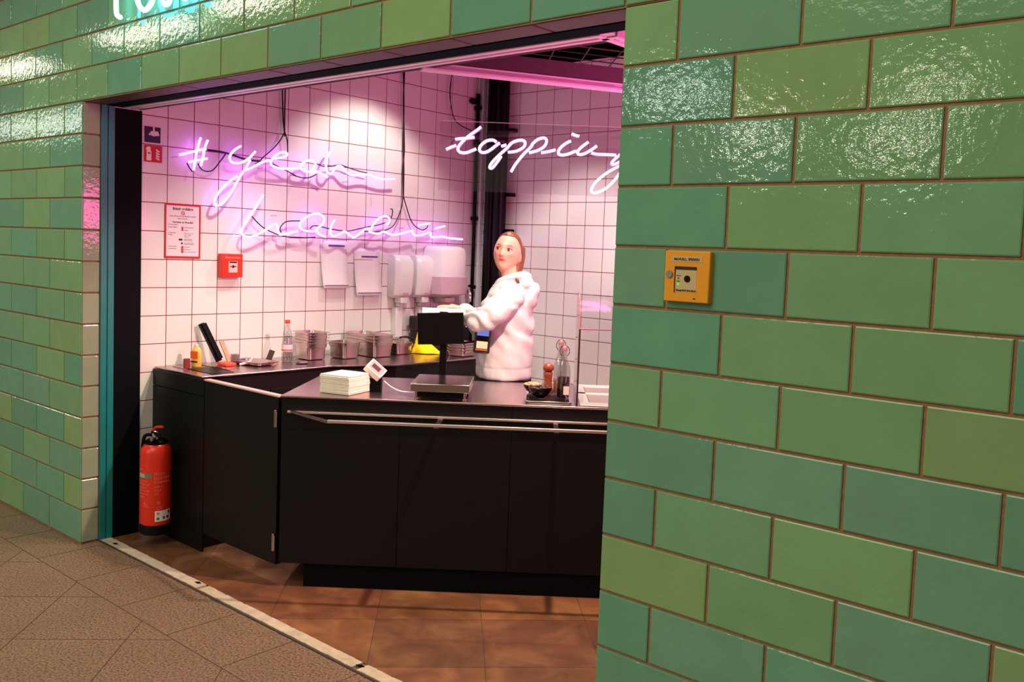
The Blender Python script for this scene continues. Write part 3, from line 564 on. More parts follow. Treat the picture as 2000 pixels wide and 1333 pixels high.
MB().prism([(0.048, 0.062), (0.057, 0.057), (0.057, 0.067)], 0.0466, 0.048, RW).prism([(0.090, 0.062), (0.081, 0.057), (0.081, 0.067)], 0.0466, 0.048, RW).build('arrows', INK, s4)
wt('Brandmelder', 0.0185, 0.068, 0.108, s4, m=mat('faded_white_print', rgb(250, 170, 150), 0.5), x=0.0456)

# curled paper sheets taped to the wall
def sheet(y0, z0, w_, h_, curl, label, top):
    t = thing('taped_paper_sheet', label, 'paper sheet', (XN+0.002, y0, z0), group=None)
    R = []; n = 14
    bm = bmesh.new(); V = []
    for i in range(n+1):
        f = i/n; z = f*h_; x = 0.002+curl*(1-f)**2*0.9
        V.append([bm.verts.new((x+0.006*curl*10*math.sin(j/4*math.pi)*(1-f), j/4*w_+(0.010*(1-f)), z)) for j in range(5)])
    for i in range(n):
        for j in range(4):
            f = bm.faces.new([V[i][j], V[i][j+1], V[i+1][j+1], V[i+1][j]]); f.smooth = True
    me = bpy.data.meshes.new('paper'); bm.to_mesh(me); bm.free(); me.materials.append(WPAPER)
    o = bpy.data.objects.new('paper', me); COL.objects.link(o); o.parent = t
    sm = o.modifiers.new('thickness', 'SOLIDIFY'); sm.thickness = 0.0006
    x0 = 0.003+curl*0.9*0.86
    MB().box(x0+0.004, x0+0.0055, 0.018, w_-0.002, 0.014, 0.019).build('printed_line', BLUEINK, t)
    MB().box(0.0042, 0.0052, w_*0.30, w_*0.92, top, top+0.010).build('printed_heading', BLUEINK, t)
    return t
sheet(1.455, 1.318, 0.205, 0.297, 0.035, 'curled white paper sheet taped left of the other sheet', 0.262)
t_ = sheet(1.72, 1.268, 0.215, 0.305, 0.035, 'curled white paper sheet next to the soap dispensers', 0.248)
MB().box(0.0045, 0.0052, 0.0, 0.155, 0.232, 0.2345).build('printed_rule', REDM, t_)

# dispensers
def soap(y, label, grp):
    t = thing('soap_dispenser', label, 'soap dispenser', (XN+0.001, y, 1.22), group=grp)
    prof = [(0.0, 0.055, 0.03), (0.0, 0.085, 0.05), (0.0, 0.10, 0.12), (0.0, 0.105, 0.20), (0.0, 0.10, 0.27), (0.0, 0.08, 0.305), (0.0, 0.05, 0.32)]
    R = []
    for _, dp, z in prof:
        hw = 0.082 if 0.05 <= z <= 0.28 else 0.070
        R.append([Vector((0, -hw, z)), Vector((dp*0.75, -hw, z)), Vector((dp, -hw*0.7, z)), Vector((dp*1.05, 0, z)), Vector((dp, hw*0.7, z)), Vector((dp*0.75, hw, z)), Vector((0, hw, z))])
    MB().rings(R).build('housing', WPLAST, t, bevel=0.004, smooth=True)
    MB().box(0.02, 0.085, -0.03, 0.03, -0.005, 0.034).build('push_lever', WPLAST, t, bevel=0.004)
    MB().box(0.098, 0.103, -0.022, 0.022, 0.055, 0.066).build('level_window', mat('pink_soap_window', rgb(205, 140, 150), 0.4), t)
    MB().box(0.02, 0.045, -0.018, 0.018, -0.03, -0.006).build('nozzle', WPLAST, t, bevel=0.002)
    return t
soap(2.095, 'white wall soap dispenser beside the paper sheet, left of the pair', None)
soap(2.29, 'white wall soap dispenser beside the towel dispenser, right of the pair', None)
td = thing('paper_towel_dispenser', 'large rounded white paper towel dispenser near the corner', 'dispenser', (XN+0.001, 2.47, 1.25))
R = []
for z, dp, hw in ((0.0, 0.10, 0.10), (0.012, 0.15, 0.135), (0.03, 0.18, 0.152), (0.08, 0.195, 0.158), (0.32, 0.195, 0.158), (0.345, 0.185, 0.150), (0.36, 0.15, 0.13)):
    R.append([Vector((0, -(hw:=hw*0.86), z)), Vector((dp*0.6, -hw, z)), Vector((dp*0.9, -hw*0.82, z)), Vector((dp, -hw*0.5, z)), Vector((dp*1.02, 0, z)), Vector((dp, hw*0.5, z)), Vector((dp*0.9, hw*0.82, z)), Vector((dp*0.6, hw, z)), Vector((0, hw, z))])
MB().rings(R).build('housing', WPLAST, td, bevel=0.006, smooth=True)
R = []
for z in (0.025, 0.15):
    R.append([Vector((0.1, -0.146, z)), Vector((0.178, -0.125, z)), Vector((0.200, -0.075, z)), Vector((0.204, 0, z)), Vector((0.200, 0.075, z)), Vector((0.182, 0.128, z)), Vector((0.12, 0.150, z))])
MB().rings(R).build('towel_window', mat('grey_translucent_plastic', rgb(196, 168, 176), 0.25), td, bevel=0.003)
MB().prism([(0.03, -0.045), (0.14, -0.045), (0.14, 0.045), (0.03, 0.045)], -0.03, 0.0).build('hanging_towel', mat('pink_lit_towel', rgb(222, 196, 190), 0.8), td)
for y in (2.085, 2.30):
    T(MB().box(XN+0.001, XN+0.05, y-0.03, y+0.03, 0.905, 1.185).build('backsplash_panel', WPLAST, bevel=0.003), 'narrow white panel below the %s soap dispenser' % ('left' if y < 2.2 else 'right'), 'panel')

# corner pipes
pp = thing('drain_pipe', 'thick black vertical drain pipe standing in the tiled corner, left', 'pipe', (-3.041, YB-0.075, 0))
MB().cyl((0, 0, 0), (0, 0, 2.87), 0.040, 24).build('pipe', BPLAST, pp, smooth=True)
p2_ = thing('drain_pipe', 'thick black vertical drain pipe right of the other thick pipe', 'pipe', (-2.952, YB-0.07, 0))
MB().cyl((0, 0, 0), (0, 0, 2.87), 0.046, 24).build('pipe', BPLAST, p2_, smooth=True)
for par in (pp, p2_):
    for z in (2.42, 1.72):
        MB().cyl((0, 0, z-0.014), (0, 0, z+0.014), 0.0425 if par is pp else 0.0485, 24).build('pipe_clamp', BPLAST, par, smooth=True)
for z in (2.44, 1.99, 1.735):
    MB().box(0.04, 0.085, 0.02, 0.07, z-0.012, z+0.012).build('wall_bracket', BPLAST, p2_)
MB().prism([(0.035, 1.58), (0.095, 1.735), (0.035, 1.735)], -0.01, 0.01, Matrix.Translation((0, 0.04, 0)) @ Matrix(((1, 0, 0, 0), (0, 0, -1, 0), (0, 1, 0, 0), (0, 0, 0, 1)))).build('funnel', BPLAST, p2_)
wp = thing('water_pipe', 'thin black vertical water pipe with clamps at the wall corner', 'pipe', (XN+0.035, 2.80, 0))
MB().cyl((0, 0, 0.9), (0, 0, 2.72), 0.013, 14).build('pipe', BPLAST, wp, smooth=True)
for z in (2.62, 2.36, 1.82, 1.32): MB().box(-0.03, 0.03, -0.012, 0.012, z-0.014, z+0.014).build('pipe_clamp', BPLAST, wp, bevel=0.004)
MB().ellip((-0.0, -0.05, 2.66), 0.025, 0.03, 0.022).build('valve', BPLAST, wp, smooth=True)
T(MB().box(-3.200, -3.176, YB-0.03, YB-0.001, 0.9, 2.86).build('corner_profile', WPAINT, bevel=0.002), 'white vertical cover strip between the thin and thick black pipes', 'cover strip')
fc = thing('kitchen_faucet', 'chrome kitchen tap at the wall corner behind the person', 'tap', (-3.10, 2.62, 0.9))
MB().lathe([(0.025, 0), (0.025, 0.02), (0.014, 0.03), (0.014, 0.2)]).build('base', CHROME, fc, smooth=True)
MB().tube(smooth_path([(0, 0, 0.18), (0, 0, 0.32), (0.02, -0.02, 0.40), (0.07, -0.05, 0.42), (0.11, -0.08, 0.38), (0.115, -0.085, 0.33)]), 0.010, 10).build('spout', CHROME, fc, smooth=True)
MB().tube([(0, 0.0, 0.1), (0.05, 0.03, 0.14)], 0.006, 8).build('lever', CHROME, fc, smooth=True)

# fire extinguisher
fx = thing('fire_extinguisher', 'red fire extinguisher hanging in front of the black counter end', 'fire extinguisher', (-3.02, 0.272, 0.065), math.radians(8))
MB().lathe([(0.070, 0.0), (0.078, 0.006), (0.078, 0.045), (0.076, 0.05)]).build('foot_ring', BPLAST, fx, smooth=True)
MB().lathe([(0.05, 0.045), (0.073, 0.052), (0.0765, 0.065), (0.0765, 0.42), (0.072, 0.445), (0.055, 0.468), (0.035, 0.480), (0.02, 0.482)]).build('cylinder', RED, fx, smooth=True)
MB().lathe([(0.048, 0.462), (0.055, 0.466), (0.056, 0.480), (0.04, 0.492)]).build('collar', BPLAST, fx, smooth=True)
MB().lathe([(0.02, 0.48), (0.022, 0.52), (0.015, 0.535)]).build('valve', CHROME, fx, smooth=True)
MB().tube([(-0.03, 0, 0.52), (0.0, -0.01, 0.525), (0.06, -0.02, 0.505)], [0.009, 0.010, 0.007], 8).build('carry_handle', BPLAST, fx, smooth=True)
MB().tube(smooth_path([(-0.035, 0, 0.525), (0.0, -0.005, 0.55), (0.05, -0.015, 0.562), (0.078, -0.02, 0.566)]), 0.007, 8).build('squeeze_lever', RED, fx, smooth=True)
MB().tube(smooth_path([(-0.02, -0.01, 0.51), (-0.065, -0.02, 0.50), (-0.083, -0.02, 0.44), (-0.082, -0.02, 0.36), (-0.080, 0.0, 0.25)]), 0.009, 8).build('hose', BPLAST, fx, smooth=True)
MB().cyl((0.03, -0.03, 0.50), (0.03, -0.05, 0.50), 0.011, 14).build('pressure_gauge', CHROME, fx, smooth=True)
MB().box(-0.02, 0.02, 0.06, 0.10, 0.34, 0.40).build('wall_hook', BPLAST, fx)
def band(a0, a1, z0, z1, nm, m, r=0.0772, par=fx, n=10):
    R = []; V = MB()
    for i in range(n):
        p_, q_ = [math.radians(a0+(a1-a0)*k/n) for k in (i, i+1)]
        V.rings([[Vector((r*math.cos(t), r*math.sin(t), z)) for t, z in ((p_, z0), (q_, z0), (q_, z1), (p_, z1))], [Vector(((r-0.001)*math.cos(t), (r-0.001)*math.sin(t), z)) for t, z in ((p_, z0), (q_, z0), (q_, z1), (p_, z1))]])
    return V.build(nm, m, par)
def curved_text(body, size, a0, z, m, par, r=0.0776, nm='lettering'):
    o = text(nm, body, size, m, par, Matrix.Identity(4), 'LEFT')
    for v in o.data.vertices:
        a = math.radians(a0)+v.co.x/r; v.co = Vector(((r+v.co.z)*math.cos(a), (r+v.co.z)*math.sin(a), z+v.co.y))
    return o
LP = mat('pale_red_print', rgb(246, 120, 96), 0.5)
# the side seen from the street lies around -55 degrees
band(-122, -50, 0.300, 0.325, 'grey_label', mat('grey_green_print', rgb(120, 120, 96), 0.5))
curved_text('WASSER', 0.012, -112, 0.313, WPAPER, fx); curved_text('LÖSCHER', 0.011, -112, 0.303, WPAPER, fx)
curved_text('6 Liter', 0.013, -112, 0.340, LP, fx)
for k, tx in enumerate(('FEUER', 'LÖSCHER', 'SCHAUM')): curved_text(tx, 0.020, -42, 0.316-0.021*k, LP, fx)
for k, tx in enumerate(('Entsichern', 'Schlagknopf', 'Loeschen', 'Vorsicht bei', 'Anlagen bis', 'pruefen')): curved_text(tx, 0.015, -112, 0.280-0.0165*k, LP, fx)
for k, tx in enumerate(('ABF 6', 'EN 3', 'CE')): curved_text(tx, 0.016, -40, 0.250-0.017*k, LP, fx)
curved_text('e', 0.034, -30, 0.165, LP, fx); curved_text('CE', 0.024, -32, 0.138, LP, fx); curved_text('h.', 0.04, -82, 0.15, LP, fx)
band(-38, 28, 0.075, 0.130, 'inspection_sticker', WPAPER)
for a, z, m_, r_ in ((-27, 0.090, mat('green_dot', rgb(60, 130, 50), 0.5), 5), (-5, 0.093, mat('maroon_dot', rgb(110, 30, 40), 0.5), 3.5), (12, 0.093, INK, 4.5), (-27, 0.117, LP, 5), (18, 0.118, INK, 4)): band(a-r_, a+r_, z-0.0065, z+0.0065, 'sticker_dot', m_, 0.0779, n=3)

# amber key switch on the green wall
yb = thing('amber_call_point', 'amber yellow emergency call box on the green tiled wall', 'call box', (0.172, 0.007, 1.482))
MB().box(0, 0.131, -0.03, 0, 0, 0.131).build('housing', YELLOW, yb, bevel=0.003)
CREAM = mat('cream_label', rgb(205, 178, 128), 0.5)
MB().box(0.021, 0.109, -0.031, -0.0301, 0.103, 0.117).build('name_plate', CREAM, yb)
TXF = Matrix(((1, 0, 0, 0), (0, 0, -1, 0), (0, 1, 0, 0), (0, 0, 0, 1)))
INKB = mat('brown_black_print', rgb(52, 34, 18), 0.6)
text('lettering', 'MANUELL. SPERREN', 0.0092, INKB, yb, Matrix.Translation((0.065, -0.0312, 0.1065)) @ TXF, bold=0.0003, sx=0.92)
MB().box(0.033, 0.095, -0.0305, -0.0300, 0.026, 0.090).build('window', CREAM, yb)
MB().box(0.033, 0.095, -0.0315, -0.0305, 0.083, 0.091).box(0.031, 0.034, -0.0315, -0.0305, 0.024, 0.091).build('window_edge', mat('dark_brown_edge', rgb(58, 24, 14), 0.6), yb)
MB().cyl((0.069, -0.0305, 0.060), (0.069, -0.033, 0.060), 0.0085, 20).build('button', BPLAST, yb)
text('lettering', 'Knopf tief druecken', 0.0072, INKB, yb, Matrix.Translation((0.066, -0.0312, 0.028)) @ TXF, bold=0.0002)
text('lettering', 'Betrieb', 0.0042, INKB, yb, Matrix.Translation((0.044, -0.0312, 0.066)) @ TXF); text('lettering', 'Stoer.', 0.0042, INKB, yb, Matrix.Translation((0.044, -0.0312, 0.052)) @ TXF)
MB().cyl((0.043, -0.0305, 0.0605), (0.043, -0.0315, 0.0605), 0.0022, 10).build('red_lamp', mat('dull_red_lamp', rgb(120, 40, 40), 0.4), yb)
MB().cyl((0.043, -0.0305, 0.0455), (0.043, -0.032, 0.0455), 0.0030, 10).build('green_lamp', neon('green_led', (0.08, 0.8, 0.05, 1), 1.3), yb)
MB().cyl((0.016, -0.030, 0.070), (0.016, -0.034, 0.070), 0.0095, 20).build('lock', mat('dull_zinc', (0.30, 0.27, 0.22, 1), 0.5, 0.7), yb)
MB().prism([(0.086, 0.010), (0.091, 0.008), (0.096, 0.010), (0.091, 0.0125)], 0.0301, 0.0306, TXF).build('punch_mark', INKB, yb)

# ---------------------------------------------------------------- things on the front worktop
def at(u, n, z=0.901): return ctr(u, n, z)
nk = thing('napkin_stack', 'thick stack of folded white paper napkins on the front worktop', 'napkins', at(0.255, 0.15), ANG+math.radians(-24))
ST = 26
hw, hd = 0.082, 0.085
for k in range(ST):
    pass
nb = MB()
for k in range(13):
    z0 = 0.0006+k*0.0068; j = lambda: random.uniform(-0.0018, 0.0018); o_ = (j(), j())
    nb.box(-hw+o_[0], hw+o_[0], -hd+o_[1], hd+o_[1], z0, z0+0.0066)
o_ = nb.build('folded_napkins', mat('soft_white_tissue', rgb(236, 232, 214), 0.9, noise=0.06, nscale=50), nk, bevel=0.0016)
ds = thing('scale_display', 'small grey tilted scale display on a black block', 'scale display', at(0.385, 0.215), ANG)
MB().box(-0.028, 0.032, -0.02, 0.03, 0.0, 0.062).build('stand', BPLAST, ds, bevel=0.002)
tm = Matrix.Translation((0.0, 0.0, 0.10)) @ Matrix.Rotation(math.radians(40), 4, 'Y') @ Matrix.Rotation(math.radians(34), 4, 'X')
MB().box(-0.045, 0.045, -0.035, 0.035, -0.018, 0.018, tm).build('display_case', mat('warm_grey_plastic', rgb(226, 216, 206), 0.45), ds, bevel=0.004)
MB().box(-0.036, 0.036, -0.027, 0.027, 0.018, 0.0195, tm).build('display_face', mat('pinkish_face', rgb(205, 150, 150), 0.4), ds)
MB().box(-0.025, 0.02, -0.015, 0.012, 0.0195, 0.0205, tm).build('lcd', mat('dark_lcd', rgb(90, 60, 70), 0.2), ds)
T(MB().tube(smooth_path([at(0.43, 0.21, 0.95), at(0.47, 0.19, 0.925), at(0.52, 0.16, 0.912), at(0.585, 0.14, 0.912)]), 0.0032, 8).build('scale_cable', WPLAST, smooth=True), 'thin white cable from the scale display to the scale', 'cable')
sl = thing('weighing_scale', 'flat steel platform weighing scale on the front worktop', 'scale', at(0.72, 0.145), ANG)
MB().box(-0.135, 0.135, -0.155, 0.16, 0.040, 0.077).build('weighing_plate', STEELB, sl, bevel=0.003)
MB().box(-0.115, 0.115, -0.13, 0.14, 0.012, 0.0395).build('base', BPLAST, sl)
for x in (-0.11, 0.11):
    for y in (-0.125, 0.13): MB().lathe([(0.010, 0), (0.010, 0.01), (0.006, 0.012), (0.006, 0.0385)], (x, y, 0)).build('foot', STEELB, sl, smooth=True)
# till: black customer display on a post, white terminal behind it
ps = thing('till_stand', 'black till screen on a black post behind the scale', 'till', at(0.665, 0.765-0.12), ANG)
sc_c = Vector((0.0, 0.0, 0.0))
MB().box(-0.018, 0.018, 0.015, 0.035, 0.0, 0.30).build('post', BPLAST, ps, bevel=0.001)
MB().box(-0.08, 0.08, -0.02, 0.035, 0.0, 0.012).build('base_plate', BPLAST, ps, bevel=0.002)
MB().box(-0.121, 0.121, -0.012, 0.012, 0.192, 0.358, Matrix.Rotation(math.radians(-3), 4, 'Y')).build('customer_display', BPLAST, ps, bevel=0.003)
MB().box(-0.022, 0.022, -0.005, 0.013, 0.356, 0.363).build('webcam_bump', BPLAST, ps, bevel=0.002)
wtm = Matrix.Translation((0, 0.075, 0.262)) @ Matrix.Rotation(math.radians(38), 4, 'X')
MB().box(-0.118, 0.126, -0.012, 0.115, 0.0, 0.034, Matrix.Translation((0, 0.025, 0.345)) @ Matrix.Rotation(math.radians(-12), 4, 'X')).build('white_terminal', WPLAST, ps, bevel=0.004)
cr_ = thing('card_terminal', 'black card payment terminal with blue screen beside the till', 'card terminal', at(0.665, 0.64)+Vector((0, 0, 0)), ANG)
MB().tube([(0.0, 0.03, 0.20), (0.10, 0.03, 0.20), (0.20, 0.035, 0.215)], 0.006, 8).build('arm', BPLAST, cr_, smooth=True)
cm = Matrix.Translation((0.206, 0.0, 0.220)) @ Matrix.Rotation(math.radians(4), 4, 'Y')
MB().box(-0.043, 0.043, -0.012, 0.03, -0.068, 0.066, cm).build('housing', mat('dark_terminal_plastic', rgb(36, 24, 30), 0.3), cr_, bevel=0.008)
MB().box(-0.030, 0.032, -0.0135, -0.012, 0.026, 0.056, cm).build('screen', neon('terminal_screen', (0.22, 0.24, 0.72, 1), 0.9), cr_)
MB().box(-0.030, 0.032, -0.0135, -0.012, 0.0, 0.022, cm).build('shaded_band', BPLAST, cr_)
MB().box(-0.028, 0.030, -0.0145, -0.012, -0.042, -0.004, cm).build('keypad', mat('cream_keys', rgb(222, 196, 160), 0.4), cr_, bevel=0.004)
MB().box(-0.030, 0.032, -0.0135, -0.012, -0.052, -0.045, cm).build('key_strip', mat('orange_keys', rgb(170, 90, 50), 0.4), cr_)
# tray with bowls, mill and bottles
ty = thing('serving_tray', 'small black rectangular tray under the bowls and bottles', 'tray', at(1.222, 0.20), ANG)
MB().box(-0.105, 0.095, -0.185, 0.17, 0.0, 0.008).build('tray_base', BPLAST, ty, bevel=0.003)
for a in ((-0.11, 0.10, -0.19, -0.178), (-0.11, 0.10, 0.163, 0.175), (-0.11, -0.098, -0.19, 0.175), (0.088, 0.10, -0.19, 0.175)): MB().box(*a, 0.0005, 0.014).build('rim', CHROME, ty, bevel=0.002)
DARKG = mat('dark_glazed_bowl', rgb(22, 14, 14), 0.12, coat=0.5)
def bowl(u, n, r, z, label, fill, fm):
    t = thing('bowl', label, 'bowl', at(u, n, z), ANG)
    s_ = r/0.062
    MB().lathe([(0.022*s_, 0), (0.024*s_, 0.004), (0.040*s_, 0.014*s_), (0.056*s_, 0.036*s_), (0.062*s_, 0.056*s_), (0.059*s_, 0.056*s_), (0.052*s_, 0.036*s_), (0.02*s_, 0.010*s_)], n=32).build('bowl_body', DARKG, t, smooth=True)
    for q in range(fill):
        a = q*2.4; rr = r*0.78*math.sqrt((q+0.5)/fill)
        MB().ellip((rr*math.cos(a), rr*math.sin(a), 0.050*s_+random.uniform(0, 0.018)*(1-rr/r)), 0.011, 0.008, 0.006, 8).build('topping_piece', fm, t, smooth=True)
    return t
bowl(1.178, 0.115, 0.056, 0.9155, 'dark glazed bowl at the front of the tray', 14, mat('dark_seeds', rgb(60, 40, 30), 0.6))
bowl(1.142, 0.255, 0.046, 0.9155, 'dark bowl heaped with pale fried onions, behind the front bowl', 26, mat('pale_crisp_onions', rgb(232, 150, 104), 0.7))
pm = thing('pepper_mill', 'tall brown wooden pepper mill behind the bowls', 'pepper mill', at(1.215, 0.25, 0.9155), 0)
WOOD = mat('red_brown_wood', rgb(140, 62, 38), 0.35, noise=0.2, nscale=30, coat=0.3)
MB().lathe([(0.026, 0), (0.027, 0.01), (0.022, 0.03), (0.0185, 0.06), (0.0205, 0.085), (0.023, 0.098), (0.0185, 0.106)]).build('mill_body', WOOD, pm, smooth=True)
MB().lathe([(0.018, 0.107), (0.025, 0.115), (0.027, 0.126), (0.024, 0.138), (0.014, 0.146), (0.005, 0.148)]).build('mill_head', WOOD, pm, smooth=True)
MB().lathe([(0.004, 0.147), (0.005, 0.152), (0.003, 0.156)], n=10).build('top_knob', CHROME, pm, smooth=True)
def swing_bottle(u, n, h, label, fillc, fh):
    t = thing('swing_top_bottle', label, 'bottle', at(u, n, 0.9155), ANG)
    k = h/0.24
    MB().lathe([(0.030, 0), (0.032, 0.004), (0.032, 0.115*k), (0.028, 0.14*k), (0.015, 0.175*k), (0.012, 0.205*k), (0.014, 0.21*k)]).build('glass_body', BOTTLE, t, smooth=True)
    MB().lathe([(0.026, 0.004), (0.0285, 0.006), (0.0285, fh), (0.0275, fh+0.001)]).build('dark_sauce', fillc, t, smooth=True)
    MB().lathe([(0.013, 0.212*k), (0.014, 0.222*k), (0.010, 0.232*k), (0.004, 0.236*k)]).build('stopper', mat('pale_stopper', rgb(150, 96, 104), 0.4), t, smooth=True)
    MB().tube(smooth_path([(0.014, 0, 0.19*k), (0.022, 0, 0.205*k), (0.018, 0, 0.226*k), (0, 0, 0.236*k), (-0.018, 0, 0.226*k), (-0.022, 0, 0.205*k), (-0.014, 0, 0.19*k)]), 0.0016, 6).build('wire_bail', BPLAST, t, smooth=True)
    MB().box(-0.0, 0.026, -0.0335, -0.0325, 0.02, 0.06).build('painted_reflection', mat('silver_reflection', rgb(205, 190, 180), 0.35), t)  # pale patch standing in for a reflection on the bottle glass
    return t
swing_bottle(1.285, 0.13, 0.252, 'clear swing-top bottle of dark sauce, front one of the pair on the tray', mat('dark_soy_sauce', rgb(40, 14, 12), 0.2), 0.10)
swing_bottle(1.272, 0.255, 0.268, 'clear swing-top bottle behind the front bottle on the tray', mat('pale_sauce', rgb(150, 96, 80), 0.3), 0.07)

# ---------------------------------------------------------------- things on the back worktop
ZW = 0.901
def gn_pan(parent, w_, l_, h_, z, m=STEELB, nm='steel_pan'):
    """gastronorm pan: outward rim, tapered walls, rounded corners, open inside"""
    def rr(a, b_, r, zz):
        P = []
        for cx, cy, s0 in ((a-r, b_-r, 0), (-a+r, b_-r, 90), (-a+r, -b_+r, 180), (a-r, -b_+r, 270)):
            for q in range(4): t = math.radians(s0+q*30); P.append(Vector((cx+r*math.cos(t), cy+r*math.sin(t), zz)))
        return P
    a, b_ = w_/2, l_/2; R = []
    for ins, zz in ((0.030, 0.0), (0.020, 0.004), (0.017, h_*0.70), (0.013, h_*0.72), (0.012, h_-0.004), (0.0, h_-0.003), (0.0, h_), (0.014, h_), (0.019, h_*0.7), (0.024, 0.008), (0.034, 0.004)):
        R.append(rr(a-ins, b_-ins, 0.018, z+zz))
    return MB().rings(R).build(nm, m, parent, smooth=True)
def pan_stack(x, y, rz, w_, l_, h_, n, step, labels, grp, dx=0.0):
    # every pan of a stack is a thing of its own
    first = None
    for k in range(n):
        if first is None:
            t = thing('food_pan', labels[k], 'steel pan', (x, y, ZW), rz, grp); gn_pan(t, w_, l_, h_, 0, nm='pan_body'); first = t
        else:
            t = copy_tree(first); t.location = (x+random.uniform(-0.003, 0.003), y+random.uniform(-0.003, 0.003), ZW+step*k); t['label'] = labels[k]
        if grp is None and 'group' in t: del t['group']
pos = ['lowest', 'second', 'middle', 'fourth', 'topmost']
pan_stack(-3.085, 1.275, math.radians(0), 0.176, 0.162, 0.10, 5, 0.0165, ['%s steel food pan in the stack beside the water bottle' % q for q in pos], 'stacked steel pans by the water bottle')
pan_stack(-3.03, 1.485, math.radians(4), 0.176, 0.162, 0.10, 1, 0.02, ['single deep steel food pan between the two pan stacks'], None)
pan_stack(-3.055, 1.70, math.radians(-2), 0.325, 0.176, 0.10, 3, 0.020, ['%s steel food pan in the middle stack of three' % q for q in ('lowest', 'middle', 'topmost')], 'middle stack of steel pans')
t = thing('food_pan', 'wide shallow steel pan holding tongs, left of the yellow cloth', 'steel pan', (-3.06, 1.915, ZW), 0); gn_pan(t, 0.25, 0.17, 0.075, 0, nm='pan_body')
tg = thing('serving_tongs', 'steel tongs lying across the wide shallow pan', 'tongs', (-3.06, 1.90, ZW+0.08), math.radians(20))
MB().tube(smooth_path([(-0.10, 0.03, 0), (-0.02, 0.02, 0.018), (0.09, 0.0, 0.02), (0.13, -0.02, 0.008)]), 0.005, 8).build('tong_arm', CHROME, tg, smooth=True)
MB().tube(smooth_path([(-0.10, 0.03, 0.002), (-0.02, -0.01, 0.012), (0.09, -0.03, 0.014), (0.12, -0.05, 0.004)]), 0.005, 8).build('tong_arm', CHROME, tg, smooth=True)
MB().tube(smooth_path([(0.05, 0.0, 0.024), (0.09, 0.03, 0.03), (0.13, 0.05, 0.016)]), 0.007, 8).build('dark_grip', BPLAST, tg, smooth=True)
pan_stack(-2.72, 2.20, math.radians(8), 0.17, 0.17, 0.04, 4, 0.017, ['%s shallow steel pan in the stack right of the till post' % q for q in ('lowest', 'second', 'third', 'topmost')], 'shallow pans behind the till')
# yellow cloth
cl = MB(); bm = cl.bm; n, m_ = 22, 12; V = []
for i in range(n+1):
    r_ = []
    for j in range(m_+1):
        u, v = i/n, j/m_
        x = -0.10+0.20*u; y = -0.06+0.12*v
        h = 0.004+0.20*math.exp(-((u-0.22)/0.15)**2)*(0.55+0.45*math.sin(v*9+u*5))*math.sin(math.pi*v)+0.05*math.exp(-((u-0.6)/0.25)**2)*math.sin(math.pi*v)*(0.7+0.3*math.sin(v*14))+0.012*math.sin(math.pi*v)*math.sin(math.pi*u)
        r_.append(bm.verts.new((x+0.01*math.sin(v*7), y*(1-0.35*abs(u-0.3))+0.01*math.sin(u*9), h)))
    V.append(r_)
for i in range(n):
    for j in range(m_): bm.faces.new([V[i][j], V[i+1][j], V[i+1][j+1], V[i][j+1]])
o = cl.build('cleaning_cloth', mat('bright_yellow_cloth', rgb(250, 226, 10), 0.85, bump=0.3, bscale=200), smooth=True)
o.location = (-2.93, 2.09, ZW); o.rotation_euler = (0, 0, math.radians(35)); sm = o.modifiers.new('t', 'SOLIDIFY'); sm.thickness = 0.003
T(o, 'crumpled bright yellow cleaning cloth on the back worktop', 'cloth')
o = MB().tube(smooth_path([(0, 0, 0.02), (0.01, 0.005, 0.06), (0.0, 0.0, 0.10), (0.02, 0.01, 0.12)]), [0.03, 0.024, 0.018, 0.02, 0.02, 0.016, 0.013, 0.012, 0.012, 0.011, 0.01, 0.01, 0.01], 10).build('draped_corner', bpy.data.materials['bright_yellow_cloth'], o, smooth=True)
o.location = (-0.045, 0.0, 0.0)
km = thing('coffee_machine', 'dark small kitchen machine with chrome handle behind the till', 'kitchen machine', (-3.10, 2.30, ZW), 0)
MB().box(-0.10, 0.06, -0.13, 0.14, 0.0, 0.03).build('base', mat('dark_brown_plastic', rgb(50, 34, 34), 0.35), km, bevel=0.006)
MB().box(-0.12, 0.09, -0.12, 0.20, 0.13, 0.225).build('body', bpy.data.materials['dark_brown_plastic'], km, bevel=0.01)
MB().box(-0.12, -0.04, -0.10, 0.18, 0.03, 0.13).build('column', bpy.data.materials['dark_brown_plastic'], km)
MB().tube(smooth_path([(0.06, -0.12, 0.20), (0.07, -0.17, 0.19), (0.07, -0.19, 0.14), (0.07, -0.18, 0.09)]), 0.010, 8).build('chrome_handle', CHROME, km, smooth=True)
MB().box(0.06, 0.12, 0.04, 0.24, 0.05, 0.15).build('side_module', BPLAST, km, bevel=0.006)

wb = thing('water_bottle', 'clear plastic water bottle with red cap beside the pan stack', 'bottle', (-3.04, 1.075, ZW), 0)
k_ = 0.92
MB().lathe([(r*k_, z*k_) for r, z in [(0.030, 0), (0.034, 0.006), (0.034, 0.05), (0.031, 0.06), (0.034, 0.07), (0.034, 0.115), (0.031, 0.125), (0.030, 0.15), (0.026, 0.165), (0.028, 0.18), (0.022, 0.20), (0.016, 0.22), (0.012, 0.235), (0.012, 0.245)]]).build('bottle_body', BOTTLE, wb, smooth=True)
MB().lathe([(0.030*k_, 0.002), (0.032*k_, 0.006), (0.032*k_, 0.055)]).build('water', glass('water', (0.9, 0.85, 0.85, 1), 0.05), wb, smooth=True)
MB().lathe([(0.0345*k_, 0.07*k_), (0.0345*k_, 0.112*k_)], cap=False).build('wrap_label', mat('pink_white_label', rgb(232, 196, 196), 0.5), wb, smooth=True)
MB().lathe([(0.0348*k_, 0.074*k_), (0.0348*k_, 0.080*k_)], cap=False).build('label_stripe', REDM, wb, smooth=True)
